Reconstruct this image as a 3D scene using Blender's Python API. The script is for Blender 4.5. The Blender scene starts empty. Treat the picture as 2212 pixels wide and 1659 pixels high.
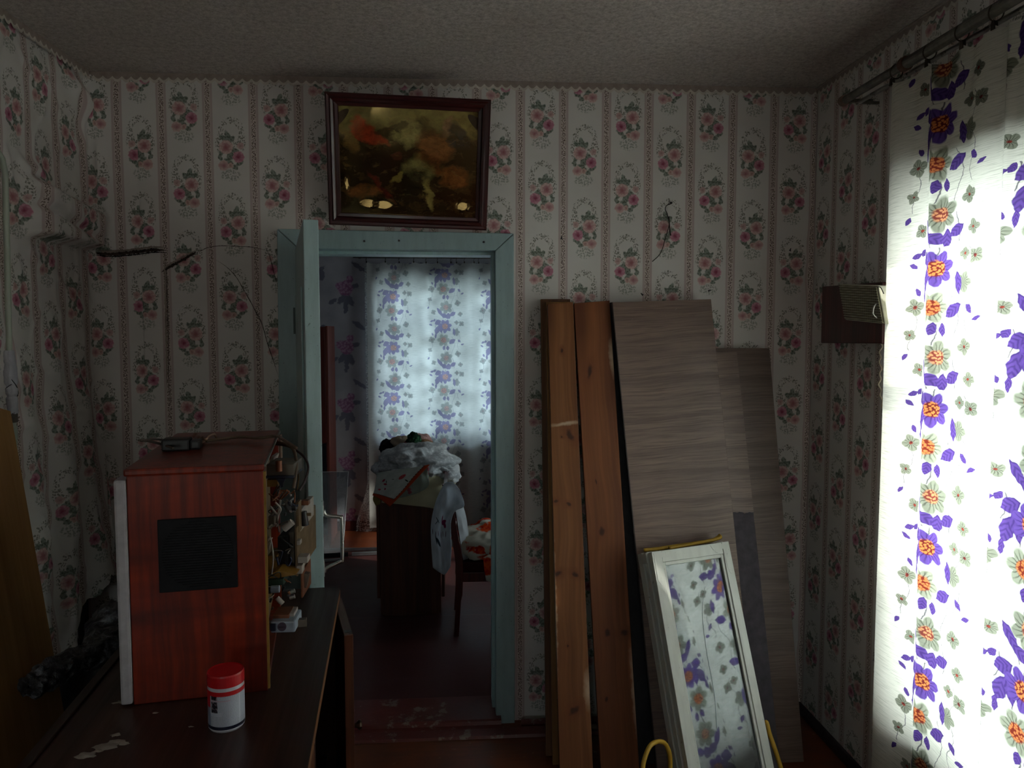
import bpy, bmesh, math, random
import numpy as np
from mathutils import Vector, Matrix, noise
random.seed(7)
SC = bpy.context.scene
COL = SC.collection
V = Vector
# ------------------------------------------------------------------ camera, sky, sun, daylight, exposure
CAM_Z = 1.57; FPX = 1650.0; PX0, PY0 = 1106.0, 829.5
YAW = math.atan(121/1650); PITCH = math.atan(109.5/1650)
FW = V((math.sin(YAW)*math.cos(PITCH), math.cos(YAW)*math.cos(PITCH), -math.sin(PITCH)))
RT = V((math.cos(YAW), -math.sin(YAW), 0.0))
UP = RT.cross(FW)
CAMP = V((0, 0, CAM_Z))
cd = bpy.data.cameras.new('camera'); cam = bpy.data.objects.new('camera', cd); COL.objects.link(cam)
cam.matrix_world = Matrix((( RT.x, UP.x, -FW.x, CAMP.x), (RT.y, UP.y, -FW.y, CAMP.y), (RT.z, UP.z, -FW.z, CAMP.z), (0, 0, 0, 1)))
cd.sensor_width = 36.0; cd.lens = 36.0*FPX/2212; cd.clip_start = 0.02; cd.clip_end = 200
SC.camera = cam
SC.view_settings.view_transform = 'Standard'; SC.view_settings.look = 'None'
SC.view_settings.gamma = 1.0; SC.view_settings.use_curve_mapping = False
SC.view_settings.exposure = 0.40
SC.cycles.max_bounces = 8; SC.cycles.diffuse_bounces = 4; SC.cycles.caustics_reflective = False; SC.cycles.caustics_refractive = False
w = bpy.data.worlds.new('sky'); SC.world = w; w.use_nodes = True
wn = w.node_tree; wn.nodes.clear()
wo = wn.nodes.new('ShaderNodeOutputWorld'); wb = wn.nodes.new('ShaderNodeBackground'); ws = wn.nodes.new('ShaderNodeTexSky')
ws.sky_type = 'NISHITA'; ws.sun_disc = False; ws.sun_elevation = math.radians(32); ws.sun_rotation = math.radians(115)
ws.air_density = 1.0; ws.dust_density = 2.0
wb.inputs['Strength'].default_value = 0.55
wn.links.new(ws.outputs[0], wb.inputs[0]); wn.links.new(wb.outputs[0], wo.inputs[0])
def lamp(name, kind, energy, color, M, **kw):
    l = bpy.data.lights.new(name, kind); l.energy = energy; l.color = color
    for k, v in kw.items(): setattr(l, k, v)
    o = bpy.data.objects.new(name, l); COL.objects.link(o); o.matrix_world = M; return o
def aim(loc, d):
    return Matrix.Translation(loc) @ V(d).to_track_quat('-Z', 'Y').to_matrix().to_4x4()
SUN_DIR = V((-.80, .34, -.47)).normalized()
lamp('sun', 'SUN', 3.2, (1.0, .93, .82), aim((6, 0, 5), SUN_DIR), angle=math.radians(1.5))
# daylight of the sky and the bright garden entering by each window, at the window's outer face
WIN1 = (0.95, 2.24, .38, 2.00)       # Y0 Y1 Z0 Z1 in the right wall
WIN2 = (-.62, 1.0, .72, 1.98)        # X0 X1 Z0 Z1 in the far wall
WIN4 = (3.75, 4.95, .80, 2.02)       # Y0 Y1 Z0 Z1 right wall of the far room, out of view
WIN3 = (-1.95, -.75, .86, 2.08)      # Y0 Y1 Z0 Z1 left wall, behind the photographer
WIN5 = (-1.05, -.50, .95, 1.85)      # X0 X1 Z0 Z1 small window in the rear wall
FARY = 6.1
def day(name, loc, d, w_, h_, e, col=(.86, .95, 1.0)):
    lamp(name, 'AREA', e, col, aim(loc, d), shape='RECTANGLE', size=w_, size_y=h_)
day('daylight_window_right', (1.75, (WIN1[0]+WIN1[1])/2, (WIN1[2]+WIN1[3])/2), (-1, 0, 0), WIN1[1]-WIN1[0], WIN1[3]-WIN1[2], 71, (.95, .98, .96))
day('daylight_window_far', ((WIN2[0]+WIN2[1])/2, FARY+.32, (WIN2[2]+WIN2[3])/2), (0, -1, 0), WIN2[1]-WIN2[0], WIN2[3]-WIN2[2], 42, (.72, .87, 1.0))
day('daylight_window_rear', (-1.80, (WIN3[0]+WIN3[1])/2, (WIN3[2]+WIN3[3])/2), (1, 0, 0), WIN3[1]-WIN3[0], WIN3[3]-WIN3[2], 66, (1.0, .985, .95))
day('daylight_window_rear_small', ((WIN5[0]+WIN5[1])/2, -2.66, (WIN5[2]+WIN5[3])/2), (0, 1, 0), WIN5[1]-WIN5[0], WIN5[3]-WIN5[2], 8, (1.0, .97, .93))
day('daylight_window_far_side', (2.25, (WIN4[0]+WIN4[1])/2, (WIN4[2]+WIN4[3])/2), (-1, 0, 0), WIN4[1]-WIN4[0], WIN4[3]-WIN4[2], 13)

# ------------------------------------------------------------------ pixel rays onto real planes
def ray(px, py): return FW + RT*((px-PX0)/FPX) + UP*((PY0-py)/FPX)
def at_y(px, py, Y): r = ray(px, py); return CAMP + r*(Y/r.y)
def at_x(px, py, X): r = ray(px, py); return CAMP + r*(X/r.x)
def at_z(px, py, Z=0.0): r = ray(px, py); return CAMP + r*((Z-CAM_Z)/r.z)
def proj(p):
    d = V(p)-CAMP; f = d.dot(FW); return PX0+FPX*d.dot(RT)/f, PY0-FPX*d.dot(UP)/f
def edge_floor(a, b, Yb, Z=0.0):
    lo, hi = 900.0, 6000.0
    for _ in range(60):
        m = (lo+hi)/2; x = a[0]+(b[0]-a[0])*(m-a[1])/(b[1]-a[1])
        if at_z(x, m, Z).y > Yb: lo = m
        else: hi = m
    return at_z(x, m, Z)
# ------------------------------------------------------------------ mesh helpers
W = {}
def tag(o, label=None, cat=None, group=None, kind=None):
    if label: o['label'] = label
    if cat: o['category'] = cat
    if group: o['group'] = group
    if kind: o['kind'] = kind
    return o
def empty(name, loc=(0, 0, 0), M=None, parent=None):
    o = bpy.data.objects.new(name, None); COL.objects.link(o); o.empty_display_size = .1
    M = M if M is not None else Matrix.Translation(loc)
    W[o] = M
    if parent is not None: o.parent = parent; o.matrix_basis = W[parent].inverted() @ M
    else: o.matrix_basis = M
    return o
class MB:
    def __init__(s): s.v = []; s.f = []; s.uv = []; s.mi = []; s.cur = 0
    def add(s, vs, fs, uvs=None):
        n = len(s.v); s.v += [tuple(p) for p in vs]
        s.uv += [tuple(q) for q in uvs] if uvs is not None else [(0, 0)]*len(vs)
        for f in fs: s.f.append([i+n for i in f]); s.mi.append(s.cur)
        return s
    def quad(s, a, b, c, d, uvs=None): return s.add([a, b, c, d], [(0, 1, 2, 3)], uvs)
    def hexa(s, f4, b4):
        return s.add(list(f4)+list(b4), [(0, 1, 2, 3), (7, 6, 5, 4), (0, 4, 5, 1), (1, 5, 6, 2), (2, 6, 7, 3), (3, 7, 4, 0)])
    def box(s, lo, hi, M=None):
        x0, y0, z0 = lo; x1, y1, z1 = hi
        f = [V((x0, y0, z0)), V((x1, y0, z0)), V((x1, y0, z1)), V((x0, y0, z1))]
        b = [V((x0, y1, z0)), V((x1, y1, z0)), V((x1, y1, z1)), V((x0, y1, z1))]
        if M is not None: f = [M @ p for p in f]; b = [M @ p for p in b]
        return s.hexa(f, b)
    def tube(s, pts, r, n=8, closed=False, caps=True):
        pts = [V(p) for p in pts]; m = len(pts); rs = r if isinstance(r, (list, tuple)) else [r]*m
        vs = []; ref = None
        for i, p in enumerate(pts):
            t = (pts[(i+1) % m]-pts[i-1]) if closed else (pts[min(i+1, m-1)]-pts[max(i-1, 0)])
            t = t.normalized() if t.length > 1e-9 else V((0, 0, 1))
            if ref is None: ref = t.orthogonal().normalized()
            ref = ref - t*ref.dot(t)
            ref = ref.normalized() if ref.length > 1e-6 else t.orthogonal().normalized()
            bn = t.cross(ref)
            for k in range(n):
                a = 2*math.pi*k/n; vs.append(p + (ref*math.cos(a)+bn*math.sin(a))*rs[i])
        fs = []
        for i in range(m if closed else m-1):
            j = (i+1) % m
            for k in range(n): fs.append((i*n+k, i*n+(k+1) % n, j*n+(k+1) % n, j*n+k))
        if caps and not closed: fs.append(tuple(range(n-1, -1, -1))); fs.append(tuple((m-1)*n+k for k in range(n)))
        return s.add(vs, fs)
    def lathe(s, prof, n=24, M=None):
        vs = []; uv = []
        for i, (r, z) in enumerate(prof):
            for k in range(n+1):
                a = 2*math.pi*k/n; p = V((r*math.cos(a), r*math.sin(a), z)); vs.append(M @ p if M is not None else p); uv.append((k/n, z))
        fs = []
        for i in range(len(prof)-1):
            for k in range(n): fs.append((i*(n+1)+k, i*(n+1)+k+1, (i+1)*(n+1)+k+1, (i+1)*(n+1)+k))
        return s.add(vs, fs, uv)
    def grid(s, fn, nu, nv, uvf=None):
        vs = []; uv = []
        for j in range(nv+1):
            for i in range(nu+1):
                u, v = i/nu, j/nv; vs.append(fn(u, v)); uv.append(uvf(u, v) if uvf else (u, v))
        fs = [(j*(nu+1)+i, j*(nu+1)+i+1, (j+1)*(nu+1)+i+1, (j+1)*(nu+1)+i) for j in range(nv) for i in range(nu)]
        return s.add(vs, fs, uv)
    def prism(s, poly, d):      # poly of 3-D points, extruded by vector d
        n = len(poly); d = V(d); a = [V(p) for p in poly]; b = [p+d for p in a]
        return s.add(a+b, [tuple(range(n)), tuple(range(2*n-1, n-1, -1))]+[(i, i+n, (i+1) % n+n, (i+1) % n) for i in range(n)])
    def build(s, name, mat, parent=None, M=None, smooth=False, bevel=0.0, solid=0.0, local=False, weld=True):
        vs = [V(p) for p in s.v]
        if M is None:
            if parent is not None: M = W[parent]
            else:
                lo = [min(p[k] for p in vs) for k in range(3)]; hi = [max(p[k] for p in vs) for k in range(3)]
                M = Matrix.Translation(((lo[0]+hi[0])/2, (lo[1]+hi[1])/2, lo[2]))
        if not local:
            I = M.inverted(); vs = [I @ p for p in vs]
        me = bpy.data.meshes.new(name); me.from_pydata([tuple(p) for p in vs], [], s.f)
        ul = me.uv_layers.new(name='UVMap')
        li = np.zeros(len(me.loops), dtype=np.int32); me.loops.foreach_get('vertex_index', li)
        ul.data.foreach_set('uv', np.array(s.uv, dtype=np.float32)[li].ravel())
        mats = mat if isinstance(mat, (list, tuple)) else [mat]
        for m_ in mats: me.materials.append(m_)
        if len(mats) > 1: me.polygons.foreach_set('material_index', s.mi)
        bm = bmesh.new(); bm.from_mesh(me)
        if bevel > 0:
            es = [e for e in bm.edges if len(e.link_faces) == 2 and e.calc_face_angle(0) > .5]
            bmesh.ops.bevel(bm, geom=es, offset=bevel, segments=2, profile=.6, affect='EDGES', clamp_overlap=True)
        bmesh.ops.recalc_face_normals(bm, faces=bm.faces)
        bm.to_mesh(me); bm.free()
        if smooth:
            me.polygons.foreach_set('use_smooth', [True]*len(me.polygons))
        me.update()
        o = bpy.data.objects.new(name, me); COL.objects.link(o); W[o] = M
        if parent is not None: o.parent = parent; o.matrix_basis = W[parent].inverted() @ M
        else: o.matrix_basis = M
        if solid: md = o.modifiers.new('thick', 'SOLIDIFY'); md.thickness = solid; md.offset = 0
        if smooth and bevel == 0 and not solid and len(me.polygons) < 4000:
            pass
        return o
def struct(o, label=None): o['kind'] = 'structure'; return tag(o, label) if label else o
def frame_from(o, x, z):     # local frame: z along z, x made orthogonal, y away
    z = V(z).normalized(); x = V(x); x = (x-z*x.dot(z)).normalized(); y = z.cross(x)
    return Matrix(((x.x, y.x, z.x, o[0]), (x.y, y.y, z.y, o[1]), (x.z, y.z, z.z, o[2]), (0, 0, 0, 1)))
def spline(pts, n=8):
    pts = [V(p) for p in pts]; out = []
    for i in range(len(pts)-1):
        p0 = pts[max(i-1, 0)]; p1 = pts[i]; p2 = pts[i+1]; p3 = pts[min(i+2, len(pts)-1)]
        for k in range(n):
            t = k/n; out.append(.5*((2*p1)+(p2-p0)*t+(2*p0-5*p1+4*p2-p3)*t*t+(3*p1-p0-3*p2+p3)*t**3))
    out.append(pts[-1]); return out
def copy_tree(o, M, name=None):
    c = o.copy(); COL.objects.link(c); c.parent = None; c.matrix_basis = M; W[c] = M
    def kids(src, dst):
        for ch in list(src.children):
            d = ch.copy(); COL.objects.link(d); d.parent = dst; W[d] = W[dst] @ d.matrix_basis; kids(ch, d)
    kids(o, c); return c
nz = lambda x, y, z=0.0: noise.noise(V((x, y, z)))
# ------------------------------------------------------------------ materials (all node based)
def lin1(c): return c/12.92 if c <= .04045 else ((c+.055)/1.055)**2.4
def C(h):
    if isinstance(h, str): h = [int(h[i:i+2], 16)/255 for i in (0, 2, 4)]
    return (lin1(h[0]), lin1(h[1]), lin1(h[2]), 1.0)
SOCK = bpy.types.NodeSocket
class G:
    def __init__(s, name):
        s.mat = bpy.data.materials.new(name); s.mat.use_nodes = True; s.nt = s.mat.node_tree; s.nt.nodes.clear()
        s.out = s.nt.nodes.new('ShaderNodeOutputMaterial'); s._c = {}
    def new(s, t, **kw):
        n = s.nt.nodes.new(t)
        for k, v in kw.items(): setattr(n, k, v)
        return n
    def put(s, sock, v):
        if v is None: return
        if isinstance(v, SOCK): s.nt.links.new(v, sock)
        else:
            if sock.type == 'RGBA' and not isinstance(v, str):
                v = tuple(v) if len(v) == 4 else (*v, 1.0)
            elif sock.type == 'RGBA': v = C(v)
            sock.default_value = v
    def m(s, op, a, b=None, c=None, clamp=False):
        n = s.new('ShaderNodeMath', operation=op, use_clamp=clamp)
        for i, x in enumerate((a, b, c)): s.put(n.inputs[i], x) if x is not None else None
        return n.outputs[0]
    def vm(s, op, a, b=None, sc=None):
        n = s.new('ShaderNodeVectorMath', operation=op)
        s.put(n.inputs[0], a)
        if b is not None: s.put(n.inputs[1], b)
        if sc is not None: s.put(n.inputs['Scale'], sc)
        return n.outputs['Value' if op in ('LENGTH', 'DISTANCE', 'DOT_PRODUCT') else 'Vector']
    def mix(s, f, a, b, blend='MIX'):
        n = s.new('ShaderNodeMix', data_type='RGBA', blend_type=blend)
        s.put(n.inputs[0], f); s.put(n.inputs[6], a); s.put(n.inputs[7], b); return n.outputs[2]
    def mr(s, v, a, b, c=0.0, d=1.0, smooth=False):
        n = s.new('ShaderNodeMapRange', clamp=True, interpolation_type='SMOOTHSTEP' if smooth else 'LINEAR')
        for i, x in enumerate((v, a, b, c, d)): s.put(n.inputs[i], x)
        return n.outputs[0]
    def soft(s, d, r, e): return s.mr(d, r-e, r+e, 1.0, 0.0)
    def tc(s, k='Object'):
        if 'tc' not in s._c: s._c['tc'] = s.new('ShaderNodeTexCoord')
        return s._c['tc'].outputs[k]
    def noise(s, vec, scale=5.0, detail=2.0, rough=.5, dist=0.0, col=False):
        n = s.new('ShaderNodeTexNoise'); s.put(n.inputs['Vector'], vec)
        for k, x in (('Scale', scale), ('Detail', detail), ('Roughness', rough), ('Distortion', dist)): s.put(n.inputs[k], x)
        return n.outputs['Color' if col else 0]
    def vor(s, vec, scale=5.0, feature='F1', out='Distance', rand=1.0, dim='2D'):
        n = s.new('ShaderNodeTexVoronoi', feature=feature, voronoi_dimensions=dim); s.put(n.inputs['Vector'], vec)
        n.inputs['Scale'].default_value = scale; n.inputs['Randomness'].default_value = rand; return n.outputs[out]
    def map(s, vec, loc=(0, 0, 0), rot=(0, 0, 0), sc=(1, 1, 1), kind='POINT'):
        n = s.new('ShaderNodeMapping', vector_type=kind); s.put(n.inputs[0], vec)
        n.inputs['Location'].default_value = loc; n.inputs['Rotation'].default_value = rot; n.inputs['Scale'].default_value = sc
        return n.outputs[0]
    def sep(s, v): n = s.new('ShaderNodeSeparateXYZ'); s.put(n.inputs[0], v); return n.outputs
    def comb(s, x, y, z=0.0):
        n = s.new('ShaderNodeCombineXYZ')
        for i, q in enumerate((x, y, z)): s.put(n.inputs[i], q)
        return n.outputs[0]
    def ramp(s, f, stops):
        n = s.new('ShaderNodeValToRGB'); s.put(n.inputs[0], f); e = n.color_ramp.elements
        while len(e) < len(stops): e.new(.5)
        for q, (p, c) in zip(e, stops): q.position = p; q.color = C(c) if isinstance(c, str) else c
        return n.outputs[0]
    def bump(s, h, strength=.3, dist=.01):
        n = s.new('ShaderNodeBump'); s.put(n.inputs['Height'], h); n.inputs['Strength'].default_value = strength; n.inputs['Distance'].default_value = dist
        return n.outputs[0]
    def pbr(s, col, rough=.6, metal=0.0, normal=None, spec=.5, coat=0.0, alpha=None, coat_rough=.1, coat_tint=None):
        b = s.new('ShaderNodeBsdfPrincipled'); s.put(b.inputs['Base Color'], col); s.put(b.inputs['Roughness'], rough)
        s.put(b.inputs['Metallic'], metal); s.put(b.inputs['Specular IOR Level'], spec); s.put(b.inputs['Coat Weight'], coat); s.put(b.inputs['Coat Roughness'], coat_rough)
        if coat_tint: s.put(b.inputs['Coat Tint'], C(coat_tint))
        if normal is not None: s.put(b.inputs['Normal'], normal)
        if alpha is not None: s.put(b.inputs['Alpha'], alpha)
        s.nt.links.new(b.outputs[0], s.out.inputs[0]); return s.mat
    def ell(s, p, c, rx, ry, rot=0.0, e=.12):
        return s.soft(s.vm('LENGTH', s.map(p, (c[0], c[1], 0), (0, 0, rot), (rx, ry, 1), 'TEXTURE')), 1.0, e)
MATS = {}
def plain(name, col, rough=.6, metal=0.0, var=.12, scale=30.0, bump=0.0, spec=.5, coat=0.0, stretch=(1, 1, 1)):
    if name in MATS: return MATS[name]
    g = G(name); p = g.map(g.tc(), sc=stretch); n = g.noise(p, scale, 4.0, .6); c = C(col) if isinstance(col, str) else col
    d = tuple(x*(1-var*1.6) for x in c[:3])+(1,); l = tuple(min(1, x*(1+var)) for x in c[:3])+(1,)
    colr = g.mix(g.mr(n, .3, .7), d, l)
    MATS[name] = g.pbr(colr, g.mr(n, .3, .7, rough*1.1, rough*.85), metal, g.bump(n, bump, .004) if bump else None, spec, coat)
    return MATS[name]
def polar_flower(g, p, c, r, rot, k, col, dark, base, centre=None, cr=.42, vs=None, edge=None):
    q = g.map(p, (c[0], c[1], 0), (0, 0, rot), (r, r, 1), 'TEXTURE'); x = g.sep(q)
    th = g.m('ARCTAN2', x[1], x[0]); rad = g.vm('LENGTH', q)
    lobe = g.m('MULTIPLY_ADD', g.m('ABSOLUTE', g.m('COSINE', g.m('MULTIPLY', th, k))), .34, .66)
    rel = g.m('DIVIDE', rad, lobe)
    st = g.m('MULTIPLY', g.m('COSINE', g.m('MULTIPLY_ADD', th, k*6.0, g.m('MULTIPLY', rad, 2.0))), g.mr(rad, .3, 1.0, 1.0, .1))
    pc = g.mix(g.mr(st, .1, .9), col, dark)
    if edge is not None: pc = g.mix(g.mr(rel, .86, .97), pc, edge)
    base = g.mix(g.soft(rel, 1.0, .05), base, pc)
    if centre is not None:
        dd = g.vor(p, 1/.0075)
        base = g.mix(g.soft(rad, cr, .05), base, g.mix(g.mr(dd, .32, .5), centre[0], centre[1]))
    return base
# --- wallpaper of rose bouquets between pink stripes; UV in metres
XA = at_y(1124, 250, 3.0).x; XB = at_y(1664, 250, 3.0).x; XC = at_y(237, 250, 3.0).x
WP_P = (XB-XC)/15.0; WP_U0 = XA
WP_V = (at_y(1169, 262, 3.0).z-at_y(1169, 578, 3.0).z)/2; WP_V0 = at_y(1169, 266, 3.0).z
def wallpaper():
    g = G('rose_stripe_wallpaper'); uv = g.tc('UV'); x = g.sep(uv)
    wob = g.noise(uv, 110.0, 2.0, .6, col=True)
    a = g.m('DIVIDE', g.m('SUBTRACT', x[0], WP_U0), WP_P); ci = g.m('FLOOR', a); fx = g.m('MULTIPLY', g.m('SUBTRACT', g.m('SUBTRACT', a, ci), .5), WP_P)
    sx = g.m('SUBTRACT', WP_P/2, g.m('ABSOLUTE', fx))
    par = g.m('FLOORED_MODULO', ci, 2.0)
    b = g.m('ADD', g.m('DIVIDE', g.m('SUBTRACT', x[1], WP_V0), WP_V), g.m('MULTIPLY_ADD', par, .5, .5)); ri = g.m('FLOOR', b)
    fy = g.m('MULTIPLY', g.m('SUBTRACT', g.m('SUBTRACT', b, ri), .5), WP_V)
    fl = g.m('FLOORED_MODULO', g.m('ADD', ri, g.m('FLOOR', g.m('DIVIDE', ci, 2.0))), 2.0)
    sg = g.m('MULTIPLY_ADD', fl, 2.0, -1.0)
    p0 = g.comb(g.m('MULTIPLY', fx, sg), fy)
    p = g.vm('ADD', p0, g.vm('SCALE', g.vm('SUBTRACT', wob, (.5, .5, .5)), sc=.012))
    base = g.mix(g.mr(g.noise(uv, 2.2, 3.0), .3, .7), 'd0cbc7', 'dad6d2')
    # stripes
    pink = 'b39a98'
    base = g.mix(g.soft(sx, .0185, .0012), base, 'beacaa')
    base = g.mix(g.soft(sx, .0105, .001), base, 'cdbfb8')
    dots = g.vor(g.map(uv, sc=(1, .75, 1)), 210.0)
    dc = g.mix(g.mr(g.noise(uv, 160.0, 0.0), .45, .55), '5f4a48', '77675a')
    base = g.mix(g.m('MULTIPLY', g.soft(sx, .0085, .001), g.soft(dots, .36, .1)), base, dc)
    # wreath of tiny leaves, spire and sprigs
    vd = g.vor(g.map(p, sc=(1, .8, 1)), 150.0); vm_ = g.soft(vd, .36, .09)
    ring = g.vm('LENGTH', g.map(p, (0, .082, 0), (0, 0, 0), (.040, .047, 1), 'TEXTURE'))
    rm = g.m('MULTIPLY', g.m('COMPARE', ring, .98, .26), g.mr(g.noise(p, 75.0, 1.0), .40, .52))
    spire = g.ell(p, (0, .134), .009, .020)
    spr = g.ell(p, (.004, -.076), .036, .022)
    sid = g.m('MAXIMUM', g.ell(p, (-.040, .050), .014, .034), g.ell(p, (.043, .042), .014, .034))
    msk = g.m('MAXIMUM', g.m('MAXIMUM', rm, spire), sid)
    cut = g.mr(x[1], -99, 99, 1, 1)
    base = g.mix(g.m('MULTIPLY', vm_, g.m('MULTIPLY', msk, .95)), base, '7b7b70')
    base = g.mix(g.m('MULTIPLY', g.soft(vd, .38, .1), g.m('MULTIPLY', spr, .7)), base, '7d8478')
    # leaves
    leaf = 'LEAF'; lc = g.mix(g.mr(g.vor(p, 120.0), .15, .6), '5d655a', '8d958b')
    for c, rx, ry, r in [((.012, .068), .022, .010, 1.2), ((.026, .060), .019, .009, .5), ((-.002, .058), .016, .009, 2.2), ((-.012, .016), .020, .010, .4), ((.004, -.004), .018, .013, 1.9),
                         ((.010, -.026), .020, .009, .6), ((-.030, -.030), .017, .008, 2.6), ((-.012, -.046), .012, .008, .2), ((.041, -.012), .011, .008, 1.0), ((.037, .004), .012, .007, 2.0)]:
        base = g.mix(g.ell(p, c, rx, ry, r), base, lc)
    # roses
    pet = g.vor(p, 95.0, out='Distance'); sh = g.mr(pet, .1, .62)
    for c, r, c0, c1, c2 in [((-.034, .034), .013, 'ab8482', 'c5a3a0', 'd2b9b5'), ((.004, -.040), .011, 'ab7f7b', 'c8a59c', 'd0b6ae'), ((.019, .028), .027, 'a5686e', 'c49a9a', 'd8bfba'),
                             ((.029, -.040), .020, 'ab757a', 'c8a3a1', 'd6bbb6'), ((-.026, -.007), .022, '8f3a58', 'bb7a8e', 'cfa0ab')]:
        d = g.vm('DISTANCE', p, (c[0], c[1], 0)); t = g.m('DIVIDE', d, r)
        col = g.mix(g.mr(t, .1, .75), c0, g.mix(sh, c2, c1))
        base = g.mix(g.soft(t, .95, .07), base, col)
    base = g.mix(g.mr(g.noise(uv, 3.1, 4.0, .6), .45, .8, 0.0, .14), base, '8d7d70')
    h = g.noise(uv, 420.0, 2.0)
    return g.pbr(base, .7, normal=g.bump(h, .12, .002), spec=.25)
WP = wallpaper()
def far_paper():
    g = G('pale_rose_wallpaper'); uv = g.tc('UV'); x = g.sep(uv); P_, Q_ = .52, .46
    a = g.m('DIVIDE', g.m('SUBTRACT', x[0], -.86-.26), P_); ci = g.m('FLOOR', a); fx = g.m('MULTIPLY', g.m('SUBTRACT', g.m('SUBTRACT', a, ci), .5), P_)
    b = g.m('DIVIDE', g.m('SUBTRACT', x[1], 1.94-.23), Q_); fy = g.m('MULTIPLY', g.m('SUBTRACT', g.m('SUBTRACT', b, g.m('FLOOR', b)), .5), Q_)
    p = g.vm('ADD', g.comb(fx, fy), g.vm('SCALE', g.vm('SUBTRACT', g.noise(uv, 45.0, 2.0, col=True), (.5, .5, .5)), sc=.03))
    base = g.mix(g.mr(g.noise(uv, 6.0, 3.0), .3, .7), 'a7a4aa', 'bdbabe')
    for c, rx, ry, r in [((-.03, -.10), .05, .022, .9), ((.03, -.11), .05, .025, 2.0), ((0, -.14), .045, .02, 1.5), ((-.10, -.12), .04, .018, .6), ((.07, .0), .035, .02, .2), ((.10, .15), .06, .018, -.6),
                         ((-.2, .12), .05, .02, .7), ((-.18, .08), .04, .02, 1.4), ((.0, -.19), .03, .015, 1.2)]:
        base = g.mix(g.ell(p, c, rx, ry, r), base, '7b7a87')
    for c, r in [((0, -.02), .06), ((.03, .05), .03), ((-.05, .0), .032)]:
        t = g.m('DIVIDE', g.vm('DISTANCE', p, (c[0], c[1], 0)), r)
        base = g.mix(g.soft(t, .95, .08), base, g.mix(g.mr(g.vor(p, 45.0), .1, .6), 'c2a0b6', '9c6a8c'))
    return g.pbr(base, .75, spec=.2)
FP = far_paper()
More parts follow.
